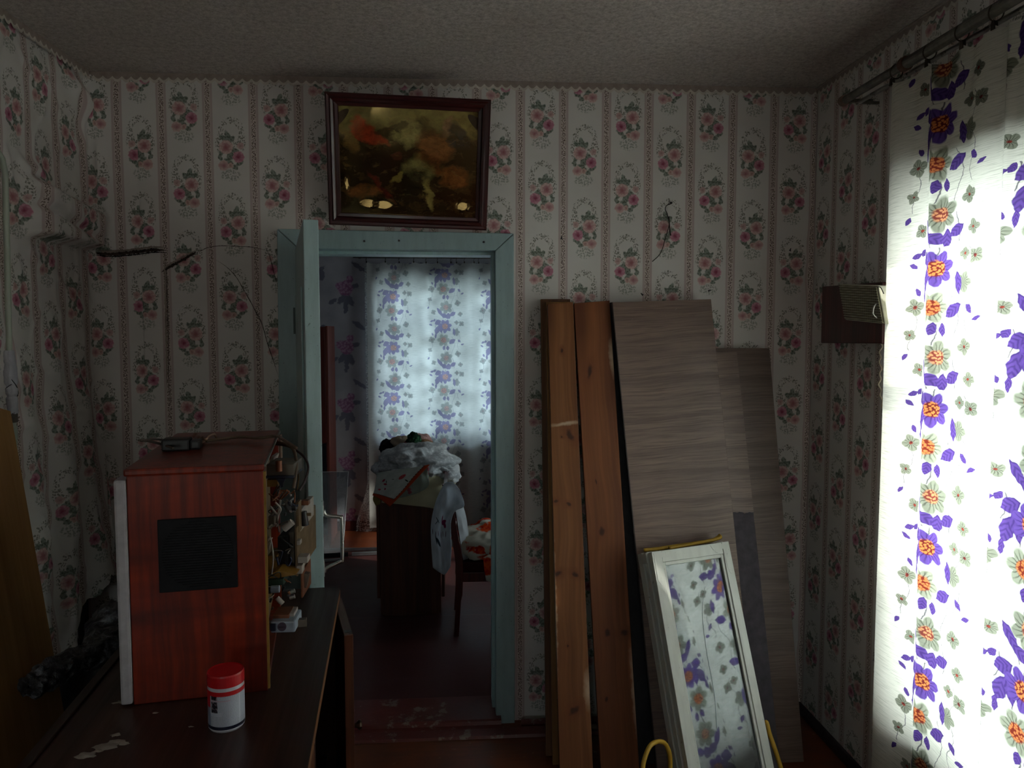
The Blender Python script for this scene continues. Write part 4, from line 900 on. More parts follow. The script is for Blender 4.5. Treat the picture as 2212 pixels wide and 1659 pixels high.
m.build('paint_chip', plain('pale_paint_chip', 'a8aaa0', .7), fd, M=MD, local=True)
H = at_z(738, 1292, ZD-.028); E = at_z(763, 1371, ZD-.028)
hd = (E-H); hd.z = 0; ln = hd.length; hd.normalize(); hn = V((hd.y, -hd.x, 0))
if hn.x > 0: hn = -hn
MO = Matrix(((hd.x, hn.x, 0, H.x), (hd.y, hn.y, 0, H.y), (0, 0, 1, 0), (0, 0, 0, 1)))
def obox(name, lo, hi, mat, par, bev=.001): m = MB(); m.box(lo, hi); return m.build(name, mat, par, M=MO, local=True, bevel=bev)
od = obox('cabinet_door', (0, 0, z0+.004), (ln, .022, ZD-.028), ORW, desk, .0015); tag(od, 'open door with a lighter top edge')
obox('top_edge', (0.001, .001, ZD-.0282), (ln-.001, .021, ZD-.0265), wood('grey_edge_wood', '4a3a32', '6a564a', '7a665a', 0, 1, .5), od, 0)
obox('catch_plate', (ln-.03, .002, ZD-.0268), (ln-.012, .019, ZD-.0255), plain('tarnished_plate', '4f544c', .5, .6), od, 0)
kz = at_y(776, 1560, (H.y*.35+E.y*.65)).z
m = MB(); m.lathe([(0.0, -.028), (.011, -.026), (.013, -.02), (.006, -.012), (.005, 0)], 12, MO @ Matrix.Translation((ln*.72, 0, kz)) @ Matrix.Rotation(-math.pi/2, 4, 'X')); m.build('knob', plain('dark_brass_knob', '3c2f22', .4, .7), od, smooth=True)
# plaster dust scuffs on the top
DUST = plain('plaster_dust', '8f8880', .95, bump=.4)
for k, (x, y, s) in enumerate(((262, 1517, .028), (185, 1632, .030), (232, 1612, .034), (250, 1602, .022), (268, 1606, .016), (250, 1588, .014), (212, 1622, .016), (335, 1540, .010), (412, 1570, .007))):
    c = at_z(x, y, ZD); m = MB(); n = 22
    m.add([c+V((0, 0, .0016))]+[c+V((math.cos(a)*s*(.6+.5*nz(k*3, math.cos(a)*1.4, math.sin(a)*1.4)), math.sin(a)*s*.6*(.6+.5*nz(k*5+9, math.cos(a)*1.5, math.sin(a)*1.5)), .0002)) for a in [2*math.pi*j/n for j in range(n)]], [(0, 1+j, 1+(j+1) % n) for j in range(n)])
    o = m.build('dust_patch', DUST); tag(o, ('pale plaster dust by the foot of the television bezel', 'longest pale dust smear at the near edge of the cabinet top', 'largest pale dust smear in the cluster on the cabinet top', 'pale dust smear at the upper edge of the cluster', 'small pale dust spot right of the dust cluster', 'topmost small dust spot above the dust cluster', 'small dust spot bridging the two large smears', 'thin dust streak below the television side', 'tiny dust speck beside the wipes tub')[k], 'dust', 'plaster dust on the cabinet top')
# ------------------------------------------------------------------ old television, screen to the left, open back to the right
A = at_z(289, 1522, ZD+.002); B = at_z(579, 1491, ZD+.002); ax = (B-A); ax.z = 0; TVW = ax.length; ax.normalize(); ay = V((-ax.y, ax.x, 0))
TVL = .53; zt = (at_y(272, 1012, A.y).z+at_y(567, 1001, B.y).z)/2; TVH = zt-ZD-.002
MT = Matrix(((ax.x, ay.x, 0, A.x), (ax.y, ay.y, 0, A.y), (0, 0, 1, ZD+.001), (0, 0, 0, 1)))
tv = empty('television', M=MT); tag(tv, 'old wooden television with its back removed, standing sideways on the cabinet', 'television')
def tvwood():
    g = G('flame_red_lacquered_veneer'); p = g.tc(); x = g.sep(p)
    w1 = g.noise(g.map(p, sc=(3, 3, 2.5)), 1.0, 3.0, .5)
    rip = g.noise(g.comb(g.m('MULTIPLY_ADD', w1, 3.0, g.m('MULTIPLY', x[0], 60.0)), g.m('MULTIPLY', x[1], 60.0), g.m('MULTIPLY', x[2], 3.0)), 1.0, 3.0, .6)
    bnd = g.noise(g.map(p, sc=(2.0, 2.0, 9.0)), 1.0, 4.0, .55, .5)
    c = g.ramp(bnd, [(.32, '4c0f05'), (.5, '7c2209'), (.68, '96300a')]); c = g.mix(g.mr(rip, .38, .62, .6, 0), c, '3a0a04')
    c = g.mix(g.mr(g.noise(p, 2.6, 3.0), .55, .75, 0, .4), c, '5c0e0a')
    return g.pbr(c, .38, coat=.3, coat_rough=.15, spec=.3)
TVW_ = tvwood()
def tb(name, lo, hi, mat, par=tv, bev=.001): m = MB(); m.box(lo, hi); return m.build(name, mat, par, M=MT, local=True, bevel=bev)
t_ = .018
cab = tb('near_side_panel', (0, 0, 0), (TVW, t_, TVH-.014), TVW_, bev=.002); tb('far_side_panel', (0, TVL-t_, 0), (TVW, TVL, TVH-.014), TVW_, bev=.002)
tb('top_panel', (-.004, -.006, TVH-.014), (TVW+.002, TVL+.006, TVH), TVW_, bev=.004); tb('bottom_panel', (0, t_, .0), (TVW, TVL-t_, .016), TVW_)
tb('yellow_edge', (TVW-.002, .001, .004), (TVW+.004, .010, TVH-.016), plain('ochre_bare_edge', '8a6a24', .7), bev=0)
tb('metal_edge', (TVW+.002, .0, TVH-.006), (TVW+.005, TVL, TVH-.001), plain('grey_green_metal_edge', '6b6c62', .4, .6), bev=0)
m = MB(); zb_ = .003
m.hexa([V((-.022, -.004, zb_)), V((-.001, -.004, zb_)), V((-.001, -.004, TVH-.02)), V((-.022, -.004, TVH-.02))], [V((-.022, TVL+.004, zb_)), V((-.001, TVL+.004, zb_)), V((-.001, TVL+.004, TVH-.02)), V((-.022, TVL+.004, TVH-.02))])
o = m.build('front_bezel', plain('pale_grey_bezel_plastic', 'a9a7ab', .45), tv, M=MT, local=True, bevel=.005)
m = MB(); m.grid(lambda u, v: V((-.023-.012*(1-(2*u-1)**2)*(1-(2*v-1)**2), .05+.42*u, .07+(TVH-.14)*v)), 14, 14); m.build('screen', plain('dark_green_screen', '1a201c', .1, coat=.5), tv, M=MT, local=True, smooth=True)
# black speaker grille on the side
I = MT.inverted(); n_ = -ay
def tvp(px, py, off=0.0):
    r = ray(px, py); o_ = A+n_*off; t = (o_-CAMP).dot(n_)/r.dot(n_); return I @ (CAMP+r*t)
gq = [tvp(342, 1123), tvp(510, 1113), tvp(515, 1266), tvp(344, 1280)]; gx0 = (gq[0].x+gq[3].x)/2; gx1 = (gq[1].x+gq[2].x)/2; gz0 = (gq[2].z+gq[3].z)/2; gz1 = (gq[0].z+gq[1].z)/2
GRB = plain('matt_black_grille', '0a0b10', .6, spec=.25)
gr = tb('speaker_grille', (gx0, -.006, gz0), (gx1, .002, gz1), GRB, bev=.0015)
ncx = (gx0+gx1)/2; ncz = (gz0+gz1)/2; R_ = min(gx1-gx0, gz1-gz0)/2*.92
for k in range(26):
    z = gz0+(gz1-gz0)*(k+1.5)/28; q = abs(z-ncz)/R_
    hw = math.sqrt(max(.05, 1-min(q, .97)**2))*R_
    tb('grille_slat', (ncx-hw, -.0085, z-.0017), (ncx+hw, -.0055, z+.0012), GRB, gr, 0)
# chassis and loose electronics of the open back (positions read off the photograph at each part's own depth)
BRASS = plain('tarnished_tin', '6e665c', .42, .7); TAN = plain('phenolic_board', '5e4a2e', .6); TANL = plain('ochre_transformer_wrap', '8a6422', .6); GREY = plain('grey_component', '5f6266', .5); GRNP = plain('green_circuit_board', '1f3a2c', .6)
DKP = plain('black_component', '17171a', .5); PALEP = plain('pale_ceramic', '9a948c', .5); COPP = plain('copper_winding', '7a4a30', .5, .4); BLUEG = plain('blue_grey_plastic', '8793a0', .45); NAVY = plain('navy_steel', '23293c', .5, .3)
def ebox(name, x0, y0, x1, y1, Y, d, mat, par=tv, bev=.0012, tiltz=0.0):
    Y *= KY; a, b = at_y(x0, y1, Y), at_y(x1, y0, Y); m = MB(); m.box((0, 0, 0), (b.x-a.x, d, b.z-a.z))
    c = (a+b)/2; Mx = Matrix.Translation(c) @ Matrix.Rotation(tiltz, 4, 'Y') @ Matrix.Translation(a-c); m.v = [tuple(Mx @ V(p)) for p in m.v]
    return m.build(name, mat, par, bevel=bev)
def ecyl(name, x0, y0, x1, y1, Y, r, mat, par=tv, dY=0.0):
    Y *= KY; r *= KY; m = MB(); a, b = at_y(x0, y0, Y), at_y(x1, y1, Y+dY); m.tube([a, a.lerp(b, .02), a.lerp(b, .98), b], [r*.9, r, r, r*.9], 14); return m.build(name, mat, par, smooth=False)
def ewire(pts, r, mat, par=tv, name='wire', sm=True):
    m = MB(); m.tube(spline([at_y(p[0], p[1], p[2]*KY) for p in pts], 6), r, 6); return m.build(name, mat, par, smooth=sm)
bx = TVW+.012
tb('chassis_frame', (TVW-.03, .05, .02), (TVW-.02, TVL-.05, TVH-.05), TAN); tb('chassis_rail', (TVW-.02, .06, .10), (TVW+.075, .075, .115), BRASS); 
tb('tube_shroud', (TVW-.06, .12, .10), (TVW-.03, TVL-.12, TVH-.12), DKP)
ebox('tuner_box', 576, 1003, 634, 1029, 1.86, .09, BRASS); ebox('tuner_bracket', 573, 1028, 634, 1034, 1.85, .10, NAVY)
m = MB(); m.prism([at_y(x, y, 1.85*KY) for x, y in ((596, 1034), (616, 1034), (612, 1044), (611, 1052), (605, 1054), (603, 1044))], (0, .006, 0)); m.build('bracket_leg', NAVY, tv)
ebox('transformer', 577, 1036, 600, 1052, 1.87, .05, TANL); ecyl('capacitor', 602, 995, 603, 1018, 1.84, .0075, COPP); ebox('circuit_board', 583, 985, 589, 1006, 1.95, .05, PALEP, tiltz=.35)
ebox('wooden_batten', 597, 940, 606, 992, 2.30, .02, wood('bare_batten', '4a3a30', '6a5648', '7a6658', 2, 1, .6))
ebox('circuit_board', 636, 1105, 648, 1150, 1.88, .16, PALEP); ebox('circuit_board', 625, 1150, 635, 1240, 1.88, .2, BRASS); ebox('circuit_board', 638, 1140, 641, 1245, 1.84, .22, TAN); ebox('circuit_board', 650, 1235, 653, 1292, 1.90, .10, COPP)
ebox('socket_strip', 640, 1085, 645, 1150, 1.86, .03, TAN); ebox('socket', 643, 1203, 664, 1217, 1.84, .03, PALEP); ebox('socket', 640, 1222, 652, 1240, 1.84, .03, PALEP); ebox('socket', 641, 1168, 648, 1178, 1.84, .02, PALEP)
ebox('contact', 652, 1240, 664, 1270, 1.92, .02, BRASS, tiltz=.2); ebox('contact', 650, 1082, 666, 1092, 1.9, .02, COPP); ecyl('adjuster', 652, 1112, 672, 1111, 1.9, .004, TAN); ecyl('adjuster_knob', 655, 1105, 660, 1135, 1.9, .009, DKP)
ecyl('deflection_coil', 622, 1082, 636, 1102, 1.87, .016, GREY); ecyl('deflection_coil', 632, 1092, 640, 1092, 1.86, .013, DKP)
ecyl('capacitor', 613, 1143, 632, 1127, 1.82, .0085, PALEP); ecyl('capacitor', 596, 1070, 606, 1060, 1.83, .0075, COPP); ecyl('capacitor', 598, 1130, 606, 1080, 1.83, .0028, PALEP)
ebox('shield_can', 580, 1115, 592, 1139, 1.83, .03, BRASS); ebox('shield_can', 588, 1095, 597, 1103, 1.83, .02, BRASS)
ebox('relay_block', 601, 1160, 622, 1245, 1.86, .12, DKP); ebox('coil_former', 578, 1200, 598, 1240, 1.84, .06, TANL)
m = MB(); m.prism([at_y(x, y, 1.80*KY) for x, y in ((576, 1242), (600, 1233), (640, 1240), (640, 1242), (600, 1249), (576, 1250))], (0, .05, 0)); m.build('yellow_tray', TANL, tv, bevel=.001)
ebox('circuit_board', 578, 1252, 612, 1266, 1.79, .07, GRNP, tiltz=-.08); ecyl('capacitor', 586, 1273, 604, 1272, 1.77, .0085, BLUEG); ecyl('capacitor', 576, 1276, 585, 1275, 1.77, .008, DKP)
ecyl('capacitor', 598, 1291, 611, 1304, 1.77, .0058, PALEP); ecyl('contact', 628, 1279, 637, 1276, 1.80, .005, CHROME); ecyl('contact', 626, 1291, 637, 1288, 1.80, .005, CHROME)
ebox('heat_sink', 590, 1328, 624, 1342, 1.76, .05, COPP); ebox('heat_sink_tab', 623, 1325, 635, 1341, 1.77, .04, PALEP)
bl = ebox('mains_block', 584, 1342, 637, 1368, 1.74, .07, BLUEG, bev=.004); ecyl('block_button', 609, 1353, 609, 1353.2, 1.739, .0088, plain('plum_button', '3a2b3c', .4), bl)
m = MB(); c = at_y(609, 1354, 1.738*KY); m.lathe([(0, -.001), (.0088, -.001), (.0088, .004)], 20, Matrix.Translation(c) @ Matrix.Rotation(-math.pi/2, 4, 'X')); m.build('block_knob', plain('plum_button', '3a2b3c', .4), bl)
ebox('block_socket', 584, 1348, 595, 1364, 1.736, .01, NAVY, bl)
random.seed(3)
for k in range(26):
    cx, cy = (random.uniform(582, 634), random.uniform(1042, 1135)) if k < 13 else (random.uniform(586, 626), random.uniform(1165, 1330))
    Y = random.uniform(1.77, 1.86); pts = [(cx+random.uniform(-14, 14), cy+random.uniform(-16, 16), Y+random.uniform(-.02, .02)) for _ in range(4)]
    ewire(pts, random.choice((.0012, .0016, .002)), random.choice((DKP, DKP, COPP, BRASS, PALEP, plain('blue_wire', '26304a', .5))))
for k in range(16):
    x, y = random.uniform(584, 640), random.uniform(1045, 1110) if k < 8 else random.uniform(1255, 1330)
    ecyl('resistor', x, y, x+random.uniform(-6, 6), y+random.uniform(4, 9), 1.80+.03*random.random(), random.uniform(.002, .004), random.choice((COPP, GREY, PALEP, DKP, BRASS)))
ewire([(578, 1168, 1.80), (583, 1160, 1.79), (588, 1180, 1.79), (590, 1210, 1.79), (587, 1240, 1.80)], .0016, PALEP)
ewire([(590, 955, 2.2), (612, 958, 2.1), (632, 968, 2.0), (640, 995, 1.92), (638, 1030, 1.87), (634, 1055, 1.86)], .004, plain('frayed_tan_cable', '5a4a3a', .7))
ewire([(596, 960, 2.2), (625, 965, 2.05), (655, 985, 1.98), (666, 1010, 1.94), (658, 1040, 1.88), (646, 1060, 1.86)], .0028, plain('dark_purple_cable', '33262a', .6))
ewire([(640, 1000, 1.93), (645, 1030, 1.9), (642, 1058, 1.86)], .002, TAN)
# black adapter and loose cables on the television top
zt2 = ZD+.001+TVH
p = at_z(396, 972, zt2); MA = Matrix.Translation((p.x, p.y, zt2+.0005)) @ Matrix.Rotation(.16, 4, 'Z')
ad = empty('power_adapter', M=MA); tag(ad, 'small black power adapter lying on the television top', 'adapter')
m = MB(); m.box((-.040, -.022, 0), (.016, .022, .026)); m.build('adapter_body', BLACK, ad, M=MA, local=True, bevel=.004)
m = MB(); m.box((.017, -.019, .002), (.037, .019, .022)); m.build('adapter_cap', BLACK, ad, M=MA, local=True, bevel=.004)
for s in (-1, 1):
    m = MB(); m.tube([(.0, .009*s+.012, .024), (.004, .009*s+.012, .05)], .002, 6) if False else m.tube([(-.005, .0225, .013+.006*s), (-.003, .042, .013+.006*s)], .002, 8); m.build('pin', CHROME, ad, M=MA, local=True)
for k in range(4):
    m = MB(); m.box((-.041, -.018, .004+.005*k), (-.039, .018, .006+.005*k)); m.build('rib', BLACK, ad, M=MA, local=True)
def topwire(pts, r, mat, label):
    m = MB(); m.tube(spline([at_z(x, y, zt2+.003+h) for x, y, h in pts], 7), r, 7); o = m.build('cable', mat, smooth=True); return tag(o, label, 'cable')
topwire([(374, 968, .01), (350, 960, .012), (322, 953, .03), (305, 952, .045)], .0028, plain('grey_brown_cable', '4b4038', .7), 'grey-brown cable trailing left from the black adapter')
topwire([(356, 950, .01), (330, 949, .03), (300, 951, .05)], .0022, plain('grey_brown_cable', '4b4038', .7), 'thin cable end behind the black adapter')
topwire([(445, 953, .002), (480, 948, .004), (520, 944, .006), (560, 946, .008), (596, 942, .012), (612, 950, .02), (640, 968, .02)], .0036, plain('frayed_tan_cable', '5a4a3a', .7), 'frayed tan cable crossing the television top to its open back')
topwire([(420, 962, .004), (436, 944, .012), (444, 950, .01), (450, 943, .014), (462, 938, .016), (468, 946, .004)], .0028, plain('pink_tan_insulating_tape', '7d5f50', .8), 'pinkish taped cable end curling beside the adapter')
m = MB(); cb = [at_z(x, y, zt2+.002+h) for x, y, h in ((418, 944, .004), (425, 938, .010), (432, 948, .008), (440, 950, .004), (434, 958, .006), (428, 964, .001))]
m.tube(spline(cb, 5), [.0025+.003*math.sin(k*.5)**2 for k in range(26)], 6); o = m.build('tape_scrap', plain('pink_tan_insulating_tape', '7d5f50', .8), smooth=True); tag(o, 'twisted scrap of pinkish tape behind the adapter', 'tape')
# ------------------------------------------------------------------ wipes tub on the cabinet
pc = at_z(484, 1577, ZD); wr = (at_y(522, 1560, pc.y).x-at_y(444, 1560, pc.y).x)/2
pc = V((pc.x, pc.y+wr*.55, ZD)); wr = (at_y(521.5, 1520, pc.y).x-at_y(443.5, 1520, pc.y).x)/2
wz = at_y(482, 1470, pc.y-wr).z-ZD; 
ztop_ = at_y(482, 1447, pc.y).z-ZD
MC = Matrix.Translation((pc.x, pc.y, ZD+.0005)); tub = empty('wipes_tub', M=MC); tag(tub, 'white plastic wipes tub with a red lid on the cabinet top', 'tub')
WHT = plain('white_tub_plastic', 'c2c4cc', .4, var=.04); RED = plain('red_lid_plastic', 'b00814', .4, var=.05)
hB = ztop_-.022
m = MB(); m.lathe([(0, 0), (wr*.9, 0), (wr*.985, .004), (wr*.985, hB), (0, hB)], 40); m.build('tub_body', WHT, tub, M=MC, local=True, smooth=False)
m = MB(); m.lathe([(0, hB+.0005), (wr*1.0, hB+.0005), (wr*1.0, ztop_-.003), (wr*.97, ztop_), (wr*.90, ztop_-.001), (0, ztop_-.001)], 40); m.build('lid', RED, tub, M=MC, local=True)
def label_mat():
    g = G('printed_wipes_label'); uv = g.tc('UV'); x = g.sep(uv); u, v = x[0], x[1]
    c = C('b5bac6')
    ln_ = g.m('SINE', g.m('MULTIPLY', v, 2*math.pi/.0026)); wd = g.noise(g.comb(g.m('MULTIPLY', u, 170.0), g.m('FLOOR', g.m('DIVIDE', v, .0026)), 0), 1.0, 1.0)
    txt = g.m('MULTIPLY', g.m('GREATER_THAN', ln_, -.1), g.mr(wd, .40, .5))
    para = g.mr(g.noise(g.comb(g.m('MULTIPLY', u, 5.0), g.m('FLOOR', g.m('DIVIDE', v, .0078)), 0), 1.0, 0.0), .62, .64, 1.0, 0.0)
    def rng(s_, a, b): return g.m('COMPARE', s_, (a+b)/2, (b-a)/2)
    body = g.m('MAXIMUM', rng(u, .648, .905), g.m('MAXIMUM', rng(u, .935, 1.0), rng(u, 0.0, .05)))
    col = g.mix(g.m('MULTIPLY', g.m('MULTIPLY', txt, para), .55), c, '7a8294')
    col = g.mix(g.m('MULTIPLY', rng(u, .914, .924), .9), col, 'c4c8d2')
    for zz in (.083, .058): col = g.mix(g.m('MULTIPLY', g.m('MULTIPLY', rng(v, zz, zz+.0012), rng(u, .655, .83)), .8), col, 'b98590')
    for za in (.060, .037):
        ic = g.m('MULTIPLY', rng(u, .652, .718), rng(v, za, za+.020))
        pic = g.mr(g.noise(g.comb(g.m('MULTIPLY', u, 40.0), g.m('MULTIPLY', v, 130.0), 0), 1.0, 3.0), .5, .6)
        col = g.mix(ic, col, g.mix(pic, '14141f', '8d7f86'))
    col = g.mix(rng(u, .2, .638), col, g.mix(rng(v, .075, .098), g.mix(rng(v, .045, .075), '7f8ba0', 'b0182c'), '151526'))
    return g.pbr(col, .4)
za, zb_ = .012, hB-.013
m = MB()
def arcstrip(m, r, z0, z1, a0=0.0, a1=1.0, n=48):
    m.grid(lambda u, v: V((r*math.cos(2*math.pi*(a0+(a1-a0)*u)), r*math.sin(2*math.pi*(a0+(a1-a0)*u)), z0+(z1-z0)*v)), n, 1, lambda u, v: (a0+(a1-a0)*u, z0+(z1-z0)*v))
arcstrip(m, wr*.992, za, zb_, .0, 1.0, 64); m.build('label', label_mat(), tub, M=MC, local=True, smooth=True)
m = MB(); arcstrip(m, wr*.994, zb_-.001, zb_+.007); m.build('red_band', RED, tub, M=MC, local=True, smooth=True)
m = MB(); arcstrip(m, wr*.994, .006, .012); m.build('navy_band', plain('navy_ink', '10122a', .4), tub, M=MC, local=True, smooth=True)
# ------------------------------------------------------------------ tan board, pipe and black film by the left wall
Tb = at_x(23, 888, XL+.125); Bb = V((XL+.40, Tb.y-.22, .004)); 
q = at_x(140, 1545, XL+.38); Bb = Tb+(q-Tb)*((Tb.z-.004)/(Tb.z-q.z))
wv = V((.0, -.62, 0)); wv = V((-.02, -.62, 0))
Mb = frame_from(Bb, -wv, Tb-Bb); ln = (Tb-Bb).length
m = MB(); m.hexa([V((-.62, 0, 0)), V((0, 0, 0)), V((0, 0, ln)), V((-.62, 0, ln))], [V((-.62, .018, 0)), V((0, .018, 0)), V((0, .018, ln)), V((-.62, .018, ln))])
o = m.build('furniture_board', wood('tan_beech_veneer', '7a5830', '9a7242', 'a67e4c', 2, .6, .5), None, M=Mb, local=True, bevel=.001); tag(o, 'wide tan board leaning on the papered wall behind the cabinet', 'board')
PG = paint('pale_green_pipe_paint', 'a3ab9c', '6b6f62', .70, .4)
XP = XL+.088; p0 = at_x(10, 345, XP); p1 = at_x(20, 760, XP); p2 = at_x(28, 905, XP); p3 = at_x(40, 1040, XP)
pipe = empty('heating_pipe', (p1.x, p1.y, 0)); tag(pipe, 'pale green painted heating pipe bending away at the top', 'pipe')
rp = (at_y(22, 700, p1.y).x-at_y(9, 700, p1.y).x)/2*.98
m = MB(); pts = [V((XP, p1.y-.5, p0.z+.03)), V((XP, p1.y-.10, p0.z+.03))]+[V((XP, p1.y-.02-.05*math.cos(a), p0.z-.02+.05*math.sin(a))) for a in (1.3, .9, .5, .1)][0:0]+[V((XP, p0.y-.04, p0.z+.022)), V((XP, p0.y-.012, p0.z+.0)), V((XP, p0.y, p0.z-.04)), p1, p2+V((0, 0, -.03)), V((p3.x, p3.y, 0.02))]
m.tube(pts, rp, 14); m.build('pipe_run', PG, pipe, smooth=True)
m = MB(); m.tube([p2+V((0, 0, .02)), p2+V((0, 0, -.01))], [rp*1.6, rp*1.6], 12); m.build('coupling', plain('rusty_coupling', '4a423a', .6, .4), pipe)
m = MB(); m.tube([p2+V((0, 0, -.06)), p2+V((0, 0, -.02))], [rp*1.4, rp*1.4], 6); m.build('union_nut', PG, pipe)
m = MB(); zA, zB = p1.z+.004, p2.z+.015
def rag(u, v):
    z = zA+(zB-zA)*v; c = p1.lerp(p2, v); a = 2*math.pi*u
    r = rp*(1.55+.5*math.sin(v*3.1)+.35*nz(math.cos(a)*1.5, math.sin(a)*1.5, v*7)-.55*ga(v, .56, .03)-.5*ga(v, .72, .025)+.2*nz(math.cos(a)*4, math.sin(a)*4, v*22))
    return V((c.x+r*math.cos(a), c.y+r*math.sin(a), z))
m.grid(rag, 36, 60); o = m.build('rag', plain('white_rag', 'a9a9b0', .9, var=.1, bump=.3), smooth=True); tag(o, 'white rag bound round the heating pipe', 'rag')
m = MB(); zz = zA+(zB-zA)*.56; cc = p1.lerp(p2, .56); m.tube([V((cc.x+rp*1.75*math.cos(a), cc.y+rp*1.75*math.sin(a), zz+.01*math.cos(a))) for a in [k*.4 for k in range(16)]], .0012, 5)
m.tube([V((cc.x+rp*2*math.cos(a*.5-1), cc.y+rp*2*math.sin(a*.5-1), zz+.02-.012*a)) for a in [k*.4 for k in range(12)]], .0012, 5); m.build('string', BLACK, o)
def filmmat():
    g = G('black_crumpled_plastic_film'); n = g.noise(g.tc(), 30.0, 5.0, .7); c = g.mix(g.mr(n, .5, .75), '2a2a2e', '9a9ea6')  # pale grey crests put the film's highlights into its colour
    return g.pbr(c, .28, normal=g.bump(n, .9, .02), spec=.6)
FILM = filmmat()
fpts = [at_y(x, y, Y) for x, y, Y in ((62, 1484, 1.76), (100, 1462, 1.82), (150, 1434, 1.92), (195, 1416, 2.02), (235, 1380, 2.14), (275, 1345, 2.26))]
frr = [.024, .032, .026, .036, .055, .08]
fp = spline(fpts, 8); fr_ = [frr[min(5, i//8)]+(frr[min(5, i//8+1)]-frr[min(5, i//8)])*(i % 8)/8 for i in range(len(fp))]
m = MB()
def film(u, v):
    i = min(len(fp)-1, int(v*(len(fp)-1)+.5)); a = 2*math.pi*u; r = fr_[i]*(1+.45*nz(math.cos(a)*1.6, math.sin(a)*1.6, v*7)+.25*nz(math.cos(a)*5, math.sin(a)*5, v*18)); 
    if v < .02 or v > .98: r *= .1
    t = (fp[min(i+1, len(fp)-1)]-fp[max(i-1, 0)]).normalized(); s1 = t.orthogonal().normalized(); s2 = t.cross(s1); return fp[i]+s1*(math.cos(a)*r)+s2*(math.sin(a)*r)
m.grid(film, 30, 60); fo = m.build('plastic_film', FILM, smooth=True); tag(fo, 'crumpled black plastic film twisted between the tan board and the television', 'plastic film')
# dark sack of rubbish under it, standing on the floor
cs = at_y(190, 1500, 2.2); m = MB()
def sack(u, v):
    a = 2*math.pi*u; h = .66; r = .17*(math.sin(math.pi*min(.98, .25+v*.72))**.6)*(1+.22*nz(math.cos(a)*1.5, math.sin(a)*1.5, v*3)+.1*nz(math.cos(a)*5, math.sin(a)*5, v*9)); 
    if v > .995: r = .004
    return V((cs.x+r*math.cos(a)*.8, cs.y+.06+r*math.sin(a)*1.1, .003+h*v))
m.grid(sack, 36, 40); o = m.build('rubbish_sack', plain('black_sack_plastic', '111113', .4, bump=.5), smooth=True); tag(o, 'dark rubbish sack on the floor behind the cabinet', 'sack')
# ------------------------------------------------------------------ the room beyond the door
def patch(rows, mb=None, wr=.006, ws=14.0, seed=0.0, nu=28, nv=28):
    R = [[at_y(*c) if len(c) == 3 else V(c[:3]) for c in r] for r in rows]
    def cr(ps, t):
        n = len(ps)-1; x = min(n-1e-6, max(0, t*n)); i = int(x); f = x-i
        p0, p1, p2, p3 = ps[max(i-1, 0)], ps[i], ps[min(i+1, n)], ps[min(i+2, n)]
        return .5*((2*p1)+(p2-p0)*f+(2*p0-5*p1+4*p2-p3)*f*f+(3*p1-p0-3*p2+p3)*f**3)
    def P(u, v):
        p = cr([cr(r, u) for r in R], v)
        d = nz(p.x*ws+seed, p.y*ws, p.z*ws)*wr+(1-abs(nz(p.x*ws*.8+seed*2, p.y*ws*.5, p.z*ws*.6)))**4*wr*.8
        return p+V((0, -d, d*.35))
    mb = mb or MB(); mb.grid(P, nu, nv); return mb
def lump(c, r, seed, amp=.25, fs=2.2, zmin=None, n=36, fold=0.0, ydir=0.0):
    m = MB()
    def P(u, v):
        a = 2*math.pi*u; b = math.pi*(v-.5); d = V((math.cos(a)*math.cos(b), math.sin(a)*math.cos(b), math.sin(b)))
        k = 1+amp*nz(d.x*fs+seed, d.y*fs, d.z*fs)+amp*.45*(1-2*abs(nz(d.x*fs*2.3+seed, d.y*fs*2.3+4, d.z*fs*2.3)))
        if fold: k += fold*math.sin(9*(d.x*.8+d.z*1.1)+3*nz(d.x*2+seed, d.y*2, d.z*2))
        p = V((c[0]+r[0]*d.x*k, c[1]+r[1]*d.y*k, c[2]+r[2]*d.z*k))
        if zmin is not None and p.z < zmin: p.z = zmin+.002*(p.z-zmin)
        return p
    m.grid(P, n, n//2+4); return m
def fabric(name, col, col2=None, scale=12.0, var=.12):
    if name in MATS: return MATS[name]
    g = G(name); p = g.tc(); n = g.noise(p, scale, 3.0); wv = g.noise(p, 260.0, 2.0); c0 = C(col)
    c = g.mix(g.mr(n, .35, .65), tuple(x*(1-var) for x in c0[:3])+(1,), c0)
    if col2: c = g.mix(g.soft(g.vor(p, scale*2.4, dim='3D'), .32, .06), c, col2)
    MATS[name] = g.pbr(c, .9, normal=g.bump(wv, .2, .003), spec=.15); return MATS[name]
ty = 4.19; tx0, tx1 = at_y(823, 1338, ty).x, at_y(953, 1338, ty).x; tz = .722
DT = wood('dark_brown_table_veneer', '341c15', '573325', '693f2e', 2, .8, .45)
tab = empty('folded_table', ((tx0+tx1)/2, ty, 0)); tag(tab, 'dark brown folded table buried under the heap of linen', 'table')
m = MB(); m.box((tx0, ty, .012), (tx1, ty+.022, tz-.03)); m.build('end_panel', DT, tab, bevel=.002)
m = MB(); m.box((tx0, ty+.83, .012), (tx1, ty+.852, tz-.03)); m.build('end_panel', DT, tab, bevel=.002)
m = MB(); m.box((tx0+.012, ty-.002, 0), (tx1-.012, ty+.85, .0125)); m.build('plinth', DT, tab)
m = MB(); m.box((tx0-.004, ty-.004, tz-.026), (tx1+.004, ty+.856, tz)); m.build('table_top', DT, tab, bevel=.003)
for x in (tx0-.020, tx1+.003):
    m = MB(); m.box((x, ty+.01, .10), (x+.017, ty+.84, tz-.03)); m.build('drop_leaf', DT, tab, bevel=.003)
